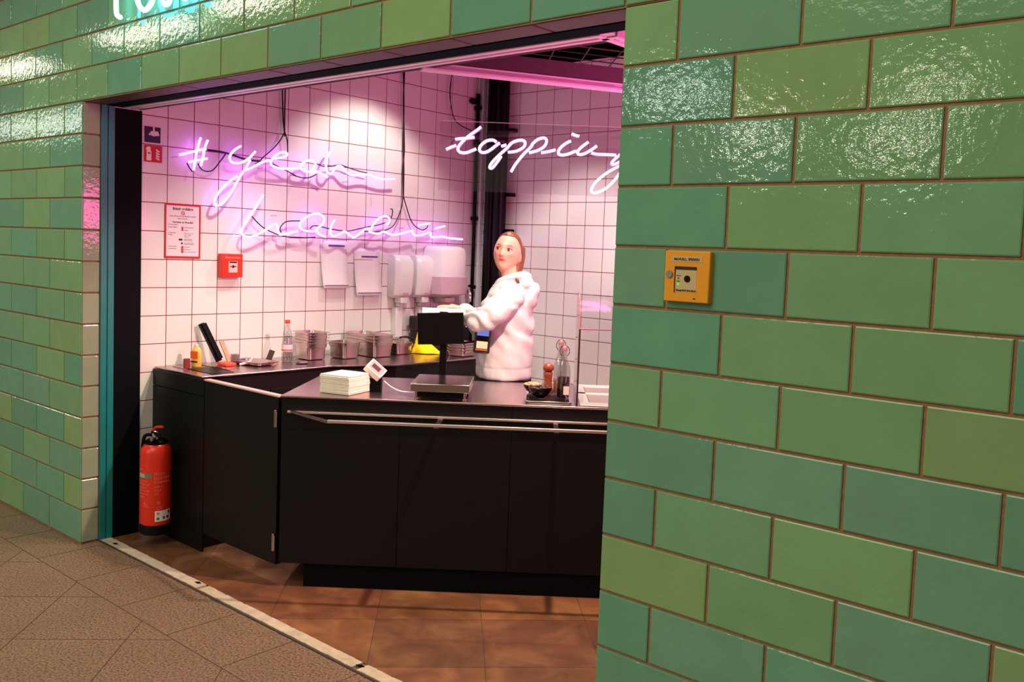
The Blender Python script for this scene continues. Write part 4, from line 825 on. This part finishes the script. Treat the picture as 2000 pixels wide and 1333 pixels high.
MB().lathe([(0.015, 0.225), (0.015, 0.242), (0.013, 0.245)]).build('red_cap', RED, wb, smooth=True)
lt = thing('steel_lid_tray', 'shallow flat steel tray on the back worktop left of the bottle', 'tray', (-3.05, 0.86, ZW), math.radians(12)); gn_pan(lt, 0.25, 0.16, 0.022, 0, nm='tray_body')
tw = thing('vegetable_peeler', 'small orange-handled peeler lying beside the steel tray', 'peeler', (-2.98, 0.945, ZW), math.radians(-60))
ORNG = mat('orange_plastic', rgb(226, 104, 70), 0.4)
MB().tube([(-0.05, 0, 0.008), (0.02, 0, 0.012), (0.04, 0.012, 0.014)], 0.006, 8).build('handle', ORNG, tw, smooth=True)
MB().tube([(0.03, 0.0, 0.012), (0.07, 0.02, 0.010), (0.055, -0.02, 0.010), (0.03, -0.012, 0.01)], 0.0035, 6).build('blade_yoke', ORNG, tw, smooth=True)
pt = thing('dark_tag_card', 'small dark card standing upright beside the peeler', 'card', (-3.07, 0.965, ZW), math.radians(60))
MB().box(-0.016, 0.016, -0.002, 0.002, 0.0, 0.075, Matrix.Rotation(math.radians(20), 4, 'Y')).build('card', mat('grey_brown_card', rgb(70, 50, 46), 0.5), pt)
so = thing('washing_up_bottle', 'small orange and yellow detergent bottle at the worktop end', 'bottle', (-3.125, 0.552, ZW), math.radians(20))
MB().lathe([(0.028, 0), (0.031, 0.004), (0.031, 0.085), (0.020, 0.104), (0.011, 0.108)], sy=0.62).build('bottle_body', mat('yellow_liquid_plastic', rgb(236, 190, 80), 0.25), so, smooth=True)
MB().box(-0.024, 0.024, -0.0205, -0.0195, 0.045, 0.085).build('orange_label', mat('orange_label', rgb(232, 96, 36), 0.4), so)
MB().box(-0.022, 0.022, -0.0205, -0.0195, 0.024, 0.032).build('label_print', INK, so)
MB().lathe([(0.012, 0.106), (0.012, 0.120), (0.005, 0.126)]).build('cap', mat('clear_cap', rgb(225, 190, 180), 0.4), so, smooth=True)
o = T(MB().box(-0.011, 0.011, -0.015, 0.015, 0, 0.048).build('brown_box', mat('dark_red_box', rgb(130, 40, 24), 0.5), bevel=0.001), 'small dark red box left of the orange detergent bottle', 'box'); o.location = (-3.12, 0.493, ZW)
th_ = thing('till_drawer_tray', 'flat steel tray frame around a black recess at the worktop end', 'tray', (-2.94, 0.535, ZW))
MB().box(-0.125, 0.115, -0.07, 0.065, 0.0, 0.0015).build('black_recess', BPLAST, th_)
MB().box(-0.25, -0.12, -0.085, -0.06, 0.0, 0.004).box(-0.245, 0.05, 0.068, 0.082, 0.0, 0.006).build('steel_edge', STEELB, th_)
kn = thing('knife_block_slab', 'tall black slab leaning against the white tiled wall', 'cutting board', (-3.14, 0.70, ZW+0.018), 0)
mm = Matrix.Rotation(math.radians(-21), 4, 'Y') @ Matrix.Rotation(math.radians(17), 4, 'X')
MB().box(-0.010, 0.010, -0.017, 0.014, 0, 0.232, mm).build('slab', BPLAST, kn, bevel=0.002)
MB().box(0.012, 0.022, -0.010, 0.018, 0.01, 0.226, mm).build('slab', BPLAST, kn, bevel=0.002)
lb = thing('wooden_board', 'thin pinkish wooden board leaning beside the black slab', 'cutting board', (-3.13, 0.755, ZW+0.018), 0)
MB().box(-0.004, 0.004, -0.013, 0.013, 0, 0.12, Matrix.Rotation(math.radians(-18), 4, 'Y') @ Matrix.Rotation(math.radians(14), 4, 'X')).build('board', mat('pinkish_wood', rgb(216, 150, 120), 0.6), lb)
ob = thing('orange_tray', 'small orange-red plastic tray under the black slab', 'tray', (-3.09, 0.715, ZW), 0)
MB().box(-0.045, 0.05, -0.035, 0.03, 0, 0.016).build('tray_body', mat('orange_red_plastic', rgb(232, 82, 58), 0.4), ob, bevel=0.003)
for i, (x, y, h) in enumerate(((-3.12, 0.835-0.02, 0.055), (-3.16, 0.80+0.04, 0.045))):
    g_ = T(MB().lathe([(0.018, 0), (0.022, 0.003), (0.025, h), (0.023, h), (0.018, 0.006)], n=20).build('drinking_glass', BOTTLE, smooth=True), ['small clear glass beside the steel tray, nearer one', 'small clear glass beside the steel tray, nearer the wall'][i], 'glass'); g_.location = (x, y-0.03, ZW)
bs = thing('small_knife', 'small white handled knife resting near the glasses', 'knife', (-3.04, 0.735+0.03, ZW), math.radians(30))
MB().tube([(0, 0, 0.006), (0.05, 0.02, 0.02), (0.065, 0.027, 0.05)], [0.007, 0.007, 0.004], 8).build('handle', WPLAST, bs, smooth=True)
tr_ = thing('metal_skewer_dish', 'tiny flat steel dish at the front edge by the bottle', 'dish', (-2.93, 1.10, ZW), 0); MB().lathe([(0.03, 0), (0.036, 0.006), (0.034, 0.007), (0.028, 0.002)], n=20).build('dish_body', STEELB, tr_, smooth=True)

# ---------------------------------------------------------------- the person behind the counter
from mathutils import noise as mnoise
PR = Matrix.Translation((-1.891, 1.687, 0)) @ Matrix.Rotation(ANG+math.pi, 4, 'Z')     # +x: where the body faces, +y: her left, towards the street
def loft(b, secs, n=20):
    """secs: (centre, half-axis vector a, half-axis vector b)"""
    b.rings([[Vector(c)+Vector(a)*math.cos(2*math.pi*k/n)+Vector(e)*math.sin(2*math.pi*k/n) for k in range(n)] for c, a, e in secs])
def fuse(name, b, voxel, m, parent, smooth_it=3, post=None):
    bmesh.ops.recalc_face_normals(b.bm, faces=b.bm.faces[:])
    me = bpy.data.meshes.new('tmp'); b.bm.to_mesh(me); b.bm.free()
    o = bpy.data.objects.new('tmp', me); COL.objects.link(o)
    r = o.modifiers.new('r', 'REMESH'); r.mode = 'VOXEL'; r.voxel_size = voxel; r.adaptivity = 0
    s_ = o.modifiers.new('s', 'SMOOTH'); s_.factor = 0.5; s_.iterations = smooth_it
    dg = bpy.context.evaluated_depsgraph_get(); m2 = bpy.data.meshes.new_from_object(o.evaluated_get(dg)); m2.name = name
    bpy.data.objects.remove(o)
    if post: post(m2)
    m2.materials.clear(); m2.materials.append(m)
    for p_ in m2.polygons: p_.use_smooth = True
    o = bpy.data.objects.new(name, m2); COL.objects.link(o)
    if parent: o.parent = parent
    return o
# head frame
HC = Vector((0.002, 0.012, 1.583))
yaw = math.radians(15); pit = math.radians(7); rol = math.radians(7)
F_ = Vector((math.sin(yaw)*math.cos(pit), math.cos(yaw)*math.cos(pit), math.sin(pit)))
S_ = Vector((-math.cos(yaw), math.sin(yaw), 0)).normalized()        # towards image right
U_ = S_.cross(F_).normalized()
if U_.z < 0: U_ = -U_
S2 = (S_*math.cos(rol)-U_*math.sin(rol)); U2 = (U_*math.cos(rol)+S_*math.sin(rol))
S_, U_ = S2.normalized(), U2.normalized()
def hp(s, f, u): return HC+S_*s+F_*f+U_*u
def g(x, w): return math.exp(-(x/w)**2)
def head_surf(s, f, u, hair=False):
    """unit direction -> local point on the head"""
    rx, ry, rz = 0.076, 0.090, 0.112
    if u < 0:                                  # jaw narrows, chin forward
        k = -u; rx *= 1-0.24*k**1.6; ry *= 1-0.10*k
    P = Vector((s*rx, f*ry, u*rz))
    if f < 0: P.y *= 1.02
    if f > 0:
        x, z = P.x, P.z
        P.y += 0.006*g(z+0.0, 0.10)*g(x, 0.05)
        P.y -= 0.010*(g(x-0.030, 0.016)+g(x+0.030, 0.016))*g(z-0.010, 0.014)      # eye sockets
        P.y += 0.004*g(z-0.030, 0.010)*g(x, 0.045)                                    # brow
        nz = 1 if -0.028 < z < 0.016 else 0
        t = min(max((0.018-z)/0.046, 0), 1)
        P.y += (0.004+0.019*t)*g(x, 0.0075+0.006*t)*(1 if z > -0.026 else g(z+0.026, 0.006))*(1 if z < 0.018 else g(z-0.018, 0.012))
        P.y += 0.006*g(z+0.047, 0.008)*g(x, 0.018)                                    # lips
        P.y -= 0.004*g(z+0.063, 0.006)*g(x, 0.022)
        P.y += 0.008*g(z+0.085, 0.018)*g(x, 0.024)                                    # chin
        P.y += 0.004*(g(x-0.040, 0.018)+g(x+0.040, 0.018))*g(z+0.020, 0.022)        # cheeks
    return P
def dirs(i, j, ni, nj):
    a = math.pi*(i/ni)-math.pi/2; t = 2*math.pi*j/nj
    return math.cos(a)*math.sin(t), math.cos(a)*math.cos(t), math.sin(a)
bb = MB(); ni, nj = 60, 72
bb.rings([[hp(*head_surf(*dirs(min(max(i, 0.4), ni-0.4), j, ni, nj))) for j in range(nj)] for i in range(ni+1)])
for s_ in (-1, 1):                                  # ears
    bb.ellip(hp(0.070*s_, -0.008, -0.012), 0.010, 0.016, 0.030, 14)
X = Vector((1, 0, 0)); Y = Vector((0, 1, 0)); Zv = Vector((0, 0, 1))
loft(bb, [((-0.03, 0, 1.40), X*0.06, Y*0.07), ((-0.022, 0, 1.45), X*0.052, Y*0.052), ((-0.008, 0.008, 1.50), X*0.049, Y*0.050), ((0.0, 0.010, 1.545), X*0.047, Y*0.047)])
loft(bb, [((0, 0, 0.88), X*0.115, Y*0.155), ((0, 0, 1.0), X*0.11, Y*0.145), ((0.0, 0, 1.12), X*0.10, Y*0.13), ((0.0, 0, 1.25), X*0.11, Y*0.15), ((-0.01, 0, 1.35), X*0.10, Y*0.165), ((-0.02, 0, 1.40), X*0.07, Y*0.14), ((-0.03, 0, 1.43), X*0.05, Y*0.06)])
def limb(b, pts, rs, n=14): b.tube(smooth_path(pts, 5), [rs[min(i//5, len(rs)-1)]*(1-(i % 5)/5)+rs[min(i//5+1, len(rs)-1)]*((i % 5)/5) for i in range((len(pts)-1)*5+1)], n)
SHL = (-0.04, 0.155, 1.365); ELL = (0.118, 0.262, 1.232); WRL = (0.215, 0.135, 1.268)
SHR = (-0.0, -0.155, 1.365); ELR = (0.11, -0.17, 1.14); WRR = (0.25, -0.03, 1.235)
limb(bb, [SHL, ELL, WRL], [0.048, 0.038, 0.024]); limb(bb, [SHR, ELR, WRR], [0.048, 0.038, 0.024])
for s_ in (-1, 1): limb(bb, [(0, 0.08*s_, 0.92), (0.01, 0.085*s_, 0.5), (0.0, 0.09*s_, 0.08)], [0.085, 0.055, 0.038])
for s_ in (-1, 1): bb.ellip((0.05, 0.09*s_, 0.045), 0.12, 0.042, 0.04)
def hand(b, wr, d, up, side, curl):
    """palm, four unequal bent fingers, and a thumb leaving the side of the palm"""
    wr = Vector(wr); d = Vector(d).normalized(); sd = d.cross(Vector(up)).normalized()*side; upn = sd.cross(d).normalized()*side
    if upn.z < 0: upn = -upn
    loft(b, [(wr-d*0.02, sd*0.024, upn*0.018), (wr+d*0.01, sd*0.028, upn*0.016), (wr+d*0.04, sd*0.038, upn*0.015), (wr+d*0.075, sd*0.040, upn*0.013), (wr+d*0.085, sd*0.036, upn*0.010)], 14)
    for k, ln in enumerate((0.070, 0.078, 0.073, 0.058)):
        o_ = (1.5-k)*0.0205; base = wr+d*(0.078-0.004*abs(k-1.2))+sd*o_; c = curl[k]; dd = (d+sd*(0.10*(1.5-k))).normalized()
        p = [base-d*0.012]; cur = base; ang = 0.10
        for sg in (0.46, 0.30, 0.24):
            ang += c; cur = cur+(dd*math.cos(ang)-upn*math.sin(ang))*ln*sg; p.append(cur)
        b.tube(p, [0.0092, 0.0088, 0.0082, 0.0068], 10)
    tb = wr+d*0.022+sd*0.030-upn*0.004
    b.tube([tb-sd*0.012, tb+sd*0.022+d*0.022-upn*0.006, tb+sd*0.034+d*0.046-upn*0.010, tb+sd*0.036+d*0.066-upn*0.012], [0.0125, 0.011, 0.010, 0.0078], 10)
hand(bb, WRL, (0.93, 0.10, 0.26), (0, -0.15, 1), 1, (0.22, 0.16, 0.28, 0.34))
hand(bb, WRR, (0.80, 0.52, 0.25), (0, 0, 1), -1, (0.25, 0.22, 0.3, 0.35))
SKIN = mat('fair_skin', rgb(236, 178, 156), 0.5, vcol='skin_col'); SKIN.node_tree.nodes['Principled BSDF'].inputs['Subsurface Weight'].default_value = 0.08
def paint(me):
    at_ = me.color_attributes.new('skin_col', 'FLOAT_COLOR', 'POINT')
    base = Vector(rgb(222, 162, 140)[:3]); lip = Vector(rgb(170, 56, 58)[:3]); brow = Vector(rgb(112, 66, 48)[:3]); ck = Vector(rgb(216, 126, 112)[:3]); dk = Vector(rgb(150, 84, 72)[:3])
    for i, v in enumerate(me.vertices):
        q = v.co-HC; s_, f, u = q.dot(S_), q.dot(F_), q.dot(U_); c = base.copy()
        if f > 0.03 and abs(u) < 0.12:
            a = g(s_, 0.019)*g(u+0.0475, 0.0068); c = c.lerp(lip, min(1, a*1.35)) if a > 0.08 else c
            a = (g(abs(s_)-0.031, 0.017))*g(u-0.030-0.10*max(0, 0.03-abs(abs(s_)-0.03)), 0.0045); c = c.lerp(brow, min(1, a*0.9))
            a = g(abs(s_)-0.042, 0.018)*g(u+0.022, 0.018); c = c.lerp(ck, a*0.6)
            a = g(abs(s_)-0.031, 0.015)*g(u-0.010, 0.006); c = c.lerp(dk, a*0.6)
            a = g(abs(s_)-0.007, 0.0045)*g(u+0.027, 0.0035); c = c.lerp(dk, a)
        at_.data[i].color = (c.x, c.y, c.z, 1)
person = fuse('person', bb, 0.0045, SKIN, None, 3, paint)
person.matrix_world = PR
T(person, 'person in a white hoodie behind the counter, head turned towards the street', 'person')
# eyes
for s_ in (-1, 1):
    e = MB().ellip(hp(0.0305*s_, 0.0735, 0.0105), 0.0125, 0.0125, 0.0125, 16).build('eyeball', mat('eye_white', rgb(222, 200, 196), 0.25), person, smooth=True)
    c0 = hp(0.0305*s_-0.002, 0.0735, 0.0105)+(F_*0.99).normalized()*0.0108
    MB().ellip(c0, 0.0066, 0.0066, 0.0070, 12).build('iris', mat('brown_iris', rgb(66, 40, 36), 0.2), e, smooth=True)
    MB().tube(smooth_path([hp(0.0305*s_-0.015, 0.0760, 0.012), hp(0.0305*s_-0.006, 0.0865, 0.0185), hp(0.0305*s_+0.006, 0.0865, 0.0185), hp(0.0305*s_+0.015, 0.0765, 0.013)]), 0.0021, 6).build('upper_eyelid', mat('dark_lash', rgb(120, 66, 60), 0.6), e, smooth=True)
# hair, pulled straight back, falling behind the ear to the shoulder
HAIR = mat('reddish_blond_hair', rgb(132, 74, 46), 0.42, noise=0.45, nscale=120)
hb = MB(); R = []
for i in range(ni+1):
    r_ = []
    for j in range(nj):
        s_, f, u = dirs(min(max(i, 0.4), ni-0.4), j, ni, nj); P = head_surf(s_, f, u)
        lim = 0.42+0.10*(1-abs(s_))-0.55*(1-min(1, max(0, (u+0.25)/1.05)))         # hair where forward component is below this
        k = max(1/(1+math.exp(-(lim-f)*22)), 1/(1+math.exp(-(u-0.745)*30))); low = 1/(1+math.exp(-(u+0.55)*14))
        k *= low
        r_.append(hp(*(P*(0.90+0.155*k+0.012*math.sin(j*1.9)*k))))
    R.append(r_)
hb.rings(R)
loft(hb, [(hp(0.048, -0.045, 0.05), S_*0.028, F_*0.045), (hp(0.060, -0.045, 0.0), S_*0.026, F_*0.042), (hp(0.066, -0.040, -0.05), S_*0.022, F_*0.040), (hp(0.066, -0.035, -0.085), S_*0.021, F_*0.036), (hp(0.068, -0.030, -0.115), S_*0.024, F_*0.032), (hp(0.078, -0.026, -0.145), S_*0.022, F_*0.024), (hp(0.092, -0.022, -0.170), S_*0.007, F_*0.010)], 16)
loft(hb, [(hp(-0.01, -0.085, 0.0), S_*0.055, F_*0.02), (hp(0.0, -0.090, -0.06), S_*0.062, F_*0.020), (hp(0.005, -0.085, -0.115), S_*0.062, F_*0.018), (hp(0.01, -0.080, -0.135), S_*0.055, F_*0.012)], 16)
fuse('hair', hb, 0.004, HAIR, person, 2)
# hoodie
hd = MB()
TS = [(0.900, 0.0, 0.150, 0.185), (0.915, 0.0, 0.156, 0.190), (0.957, 0.0, 0.156, 0.188), (0.964, 0.0, 0.152, 0.184), (0.972, 0.0, 0.157, 0.190), (1.05, 0.0, 0.158, 0.190), (1.15, -0.002, 0.153, 0.182), (1.22, -0.004, 0.150, 0.184), (1.30, -0.006, 0.140, 0.186), (1.36, -0.010, 0.118, 0.176), (1.405, -0.016, 0.094, 0.135), (1.432, -0.018, 0.070, 0.092), (1.448, -0.016, 0.058, 0.066)]
loft(hd, [((cx, 0.0, z), X*rx, Y*ry) for z, cx, rx, ry in TS], 32)
limb(hd, [(-0.035, 0.125, 1.36), (0.035, 0.235, 1.295), (0.112, 0.268, 1.232), (0.165, 0.215, 1.238), (0.212, 0.145, 1.266)], [0.078, 0.072, 0.066, 0.052, 0.037], 18)
limb(hd, [(-0.01, -0.125, 1.35), (0.05, -0.17, 1.25), (0.11, -0.17, 1.14), (0.18, -0.10, 1.19), (0.245, -0.035, 1.232)], [0.078, 0.070, 0.062, 0.054, 0.038], 18)
for c, r in (((0.212, 0.145, 1.266), 0.037),): hd.ellip(c, 0.036, 0.036, 0.036)
# hood lying on the back and its rolled edge round the neck
hd.ellip((-0.128, 0.010, 1.345), 0.046, 0.105, 0.088, 20, Matrix.Rotation(math.radians(-24), 3, 'Y'))
hd.ellip((-0.098, 0.010, 1.420), 0.055, 0.100, 0.045, 20, Matrix.Rotation(math.radians(-30), 3, 'Y'))
limb(hd, [(0.062, 0.0, 1.400), (0.042, 0.062, 1.428), (-0.02, 0.086, 1.456), (-0.080, 0.070, 1.462), (-0.108, 0.0, 1.455), (-0.080, -0.075, 1.462), (-0.02, -0.085, 1.458), (0.042, -0.060, 1.430), (0.062, 0.0, 1.400)], [0.013, 0.015, 0.018, 0.026, 0.028, 0.026, 0.020, 0.015, 0.013], 12)
def folds(me):
    me.update()
    arm = [Vector((-0.035, 0.125, 1.36)), Vector((0.112, 0.268, 1.232)), Vector((0.212, 0.145, 1.266))]
    def seg(p, a, b_):
        t = max(0, min(1, (p-a).dot(b_-a)/(b_-a).length_squared)); return t, (p-(a+(b_-a)*t)).length
    nr = [v.normal.copy() for v in me.vertices]
    for v, n_ in zip(me.vertices, nr):
        p = v.co; d_ = 0
        t1, d1 = seg(p, arm[0], arm[1]); t2, d2 = seg(p, arm[1], arm[2])
        on = max(math.exp(-(d1/0.10)**4), math.exp(-(d2/0.09)**4))
        d_ += on*0.0045*math.sin((p.x*0.35-p.z*1.0+p.y*0.25)*95+4*mnoise.noise(p*9))*(0.3+0.9*t1)
        if p.z < 1.40:
            q = Vector((p.x*7, p.y*7, p.z*7-p.x*5)); d_ += 0.004*mnoise.noise(q)+0.004*mnoise.noise(q*2.3)
            d_ += (1-on)*0.006*math.exp(-((p.z-1.22)/0.12)**2)*math.sin((p.z*0.9-p.x*0.7)*60+3*mnoise.noise(p*6))
        v.co = p+n_*d_*1.35
FLEECE = mat('white_fleece', rgb(194, 190, 191), 0.9, bump=0.15, bscale=400, bdist=0.0008)
fuse('hoodie', hd, 0.006, FLEECE, person, 3, folds)
T_ = [(0.035, 0.068, 1.408), (0.040, 0.074, 1.380), (0.046, 0.082, 1.345)]
MB().tube(smooth_path([(-0.050, 0.098, 1.447), (-0.058, 0.104, 1.438), (-0.066, 0.102, 1.426)]), 0.006, 8).build('hood_toggle', mat('maroon_toggle', rgb(92, 40, 44), 0.5), person, smooth=True)
tr = MB()
loft(tr, [((0, 0, 0.86), X*0.13, Y*0.17), ((0, 0, 0.935), X*0.135, Y*0.172)], 24)
for s_ in (-1, 1): limb(tr, [(0, 0.078*s_, 0.90), (0.01, 0.085*s_, 0.5), (0.0, 0.09*s_, 0.09)], [0.105, 0.078, 0.062])
fuse('trousers', tr, 0.008, mat('black_cotton', rgb(14, 12, 14), 0.9), person, 2)
for s_ in (-1, 1):
    MB().ellip((0.05, 0.09*s_, 0.052), 0.135, 0.052, 0.052).build('shoe', BPLAST, person, smooth=True)

for o in bpy.data.objects:
    if o.parent is None and o.type == 'MESH' and 'label' not in o and 'kind' not in o: print('UNTAGGED', o.name)
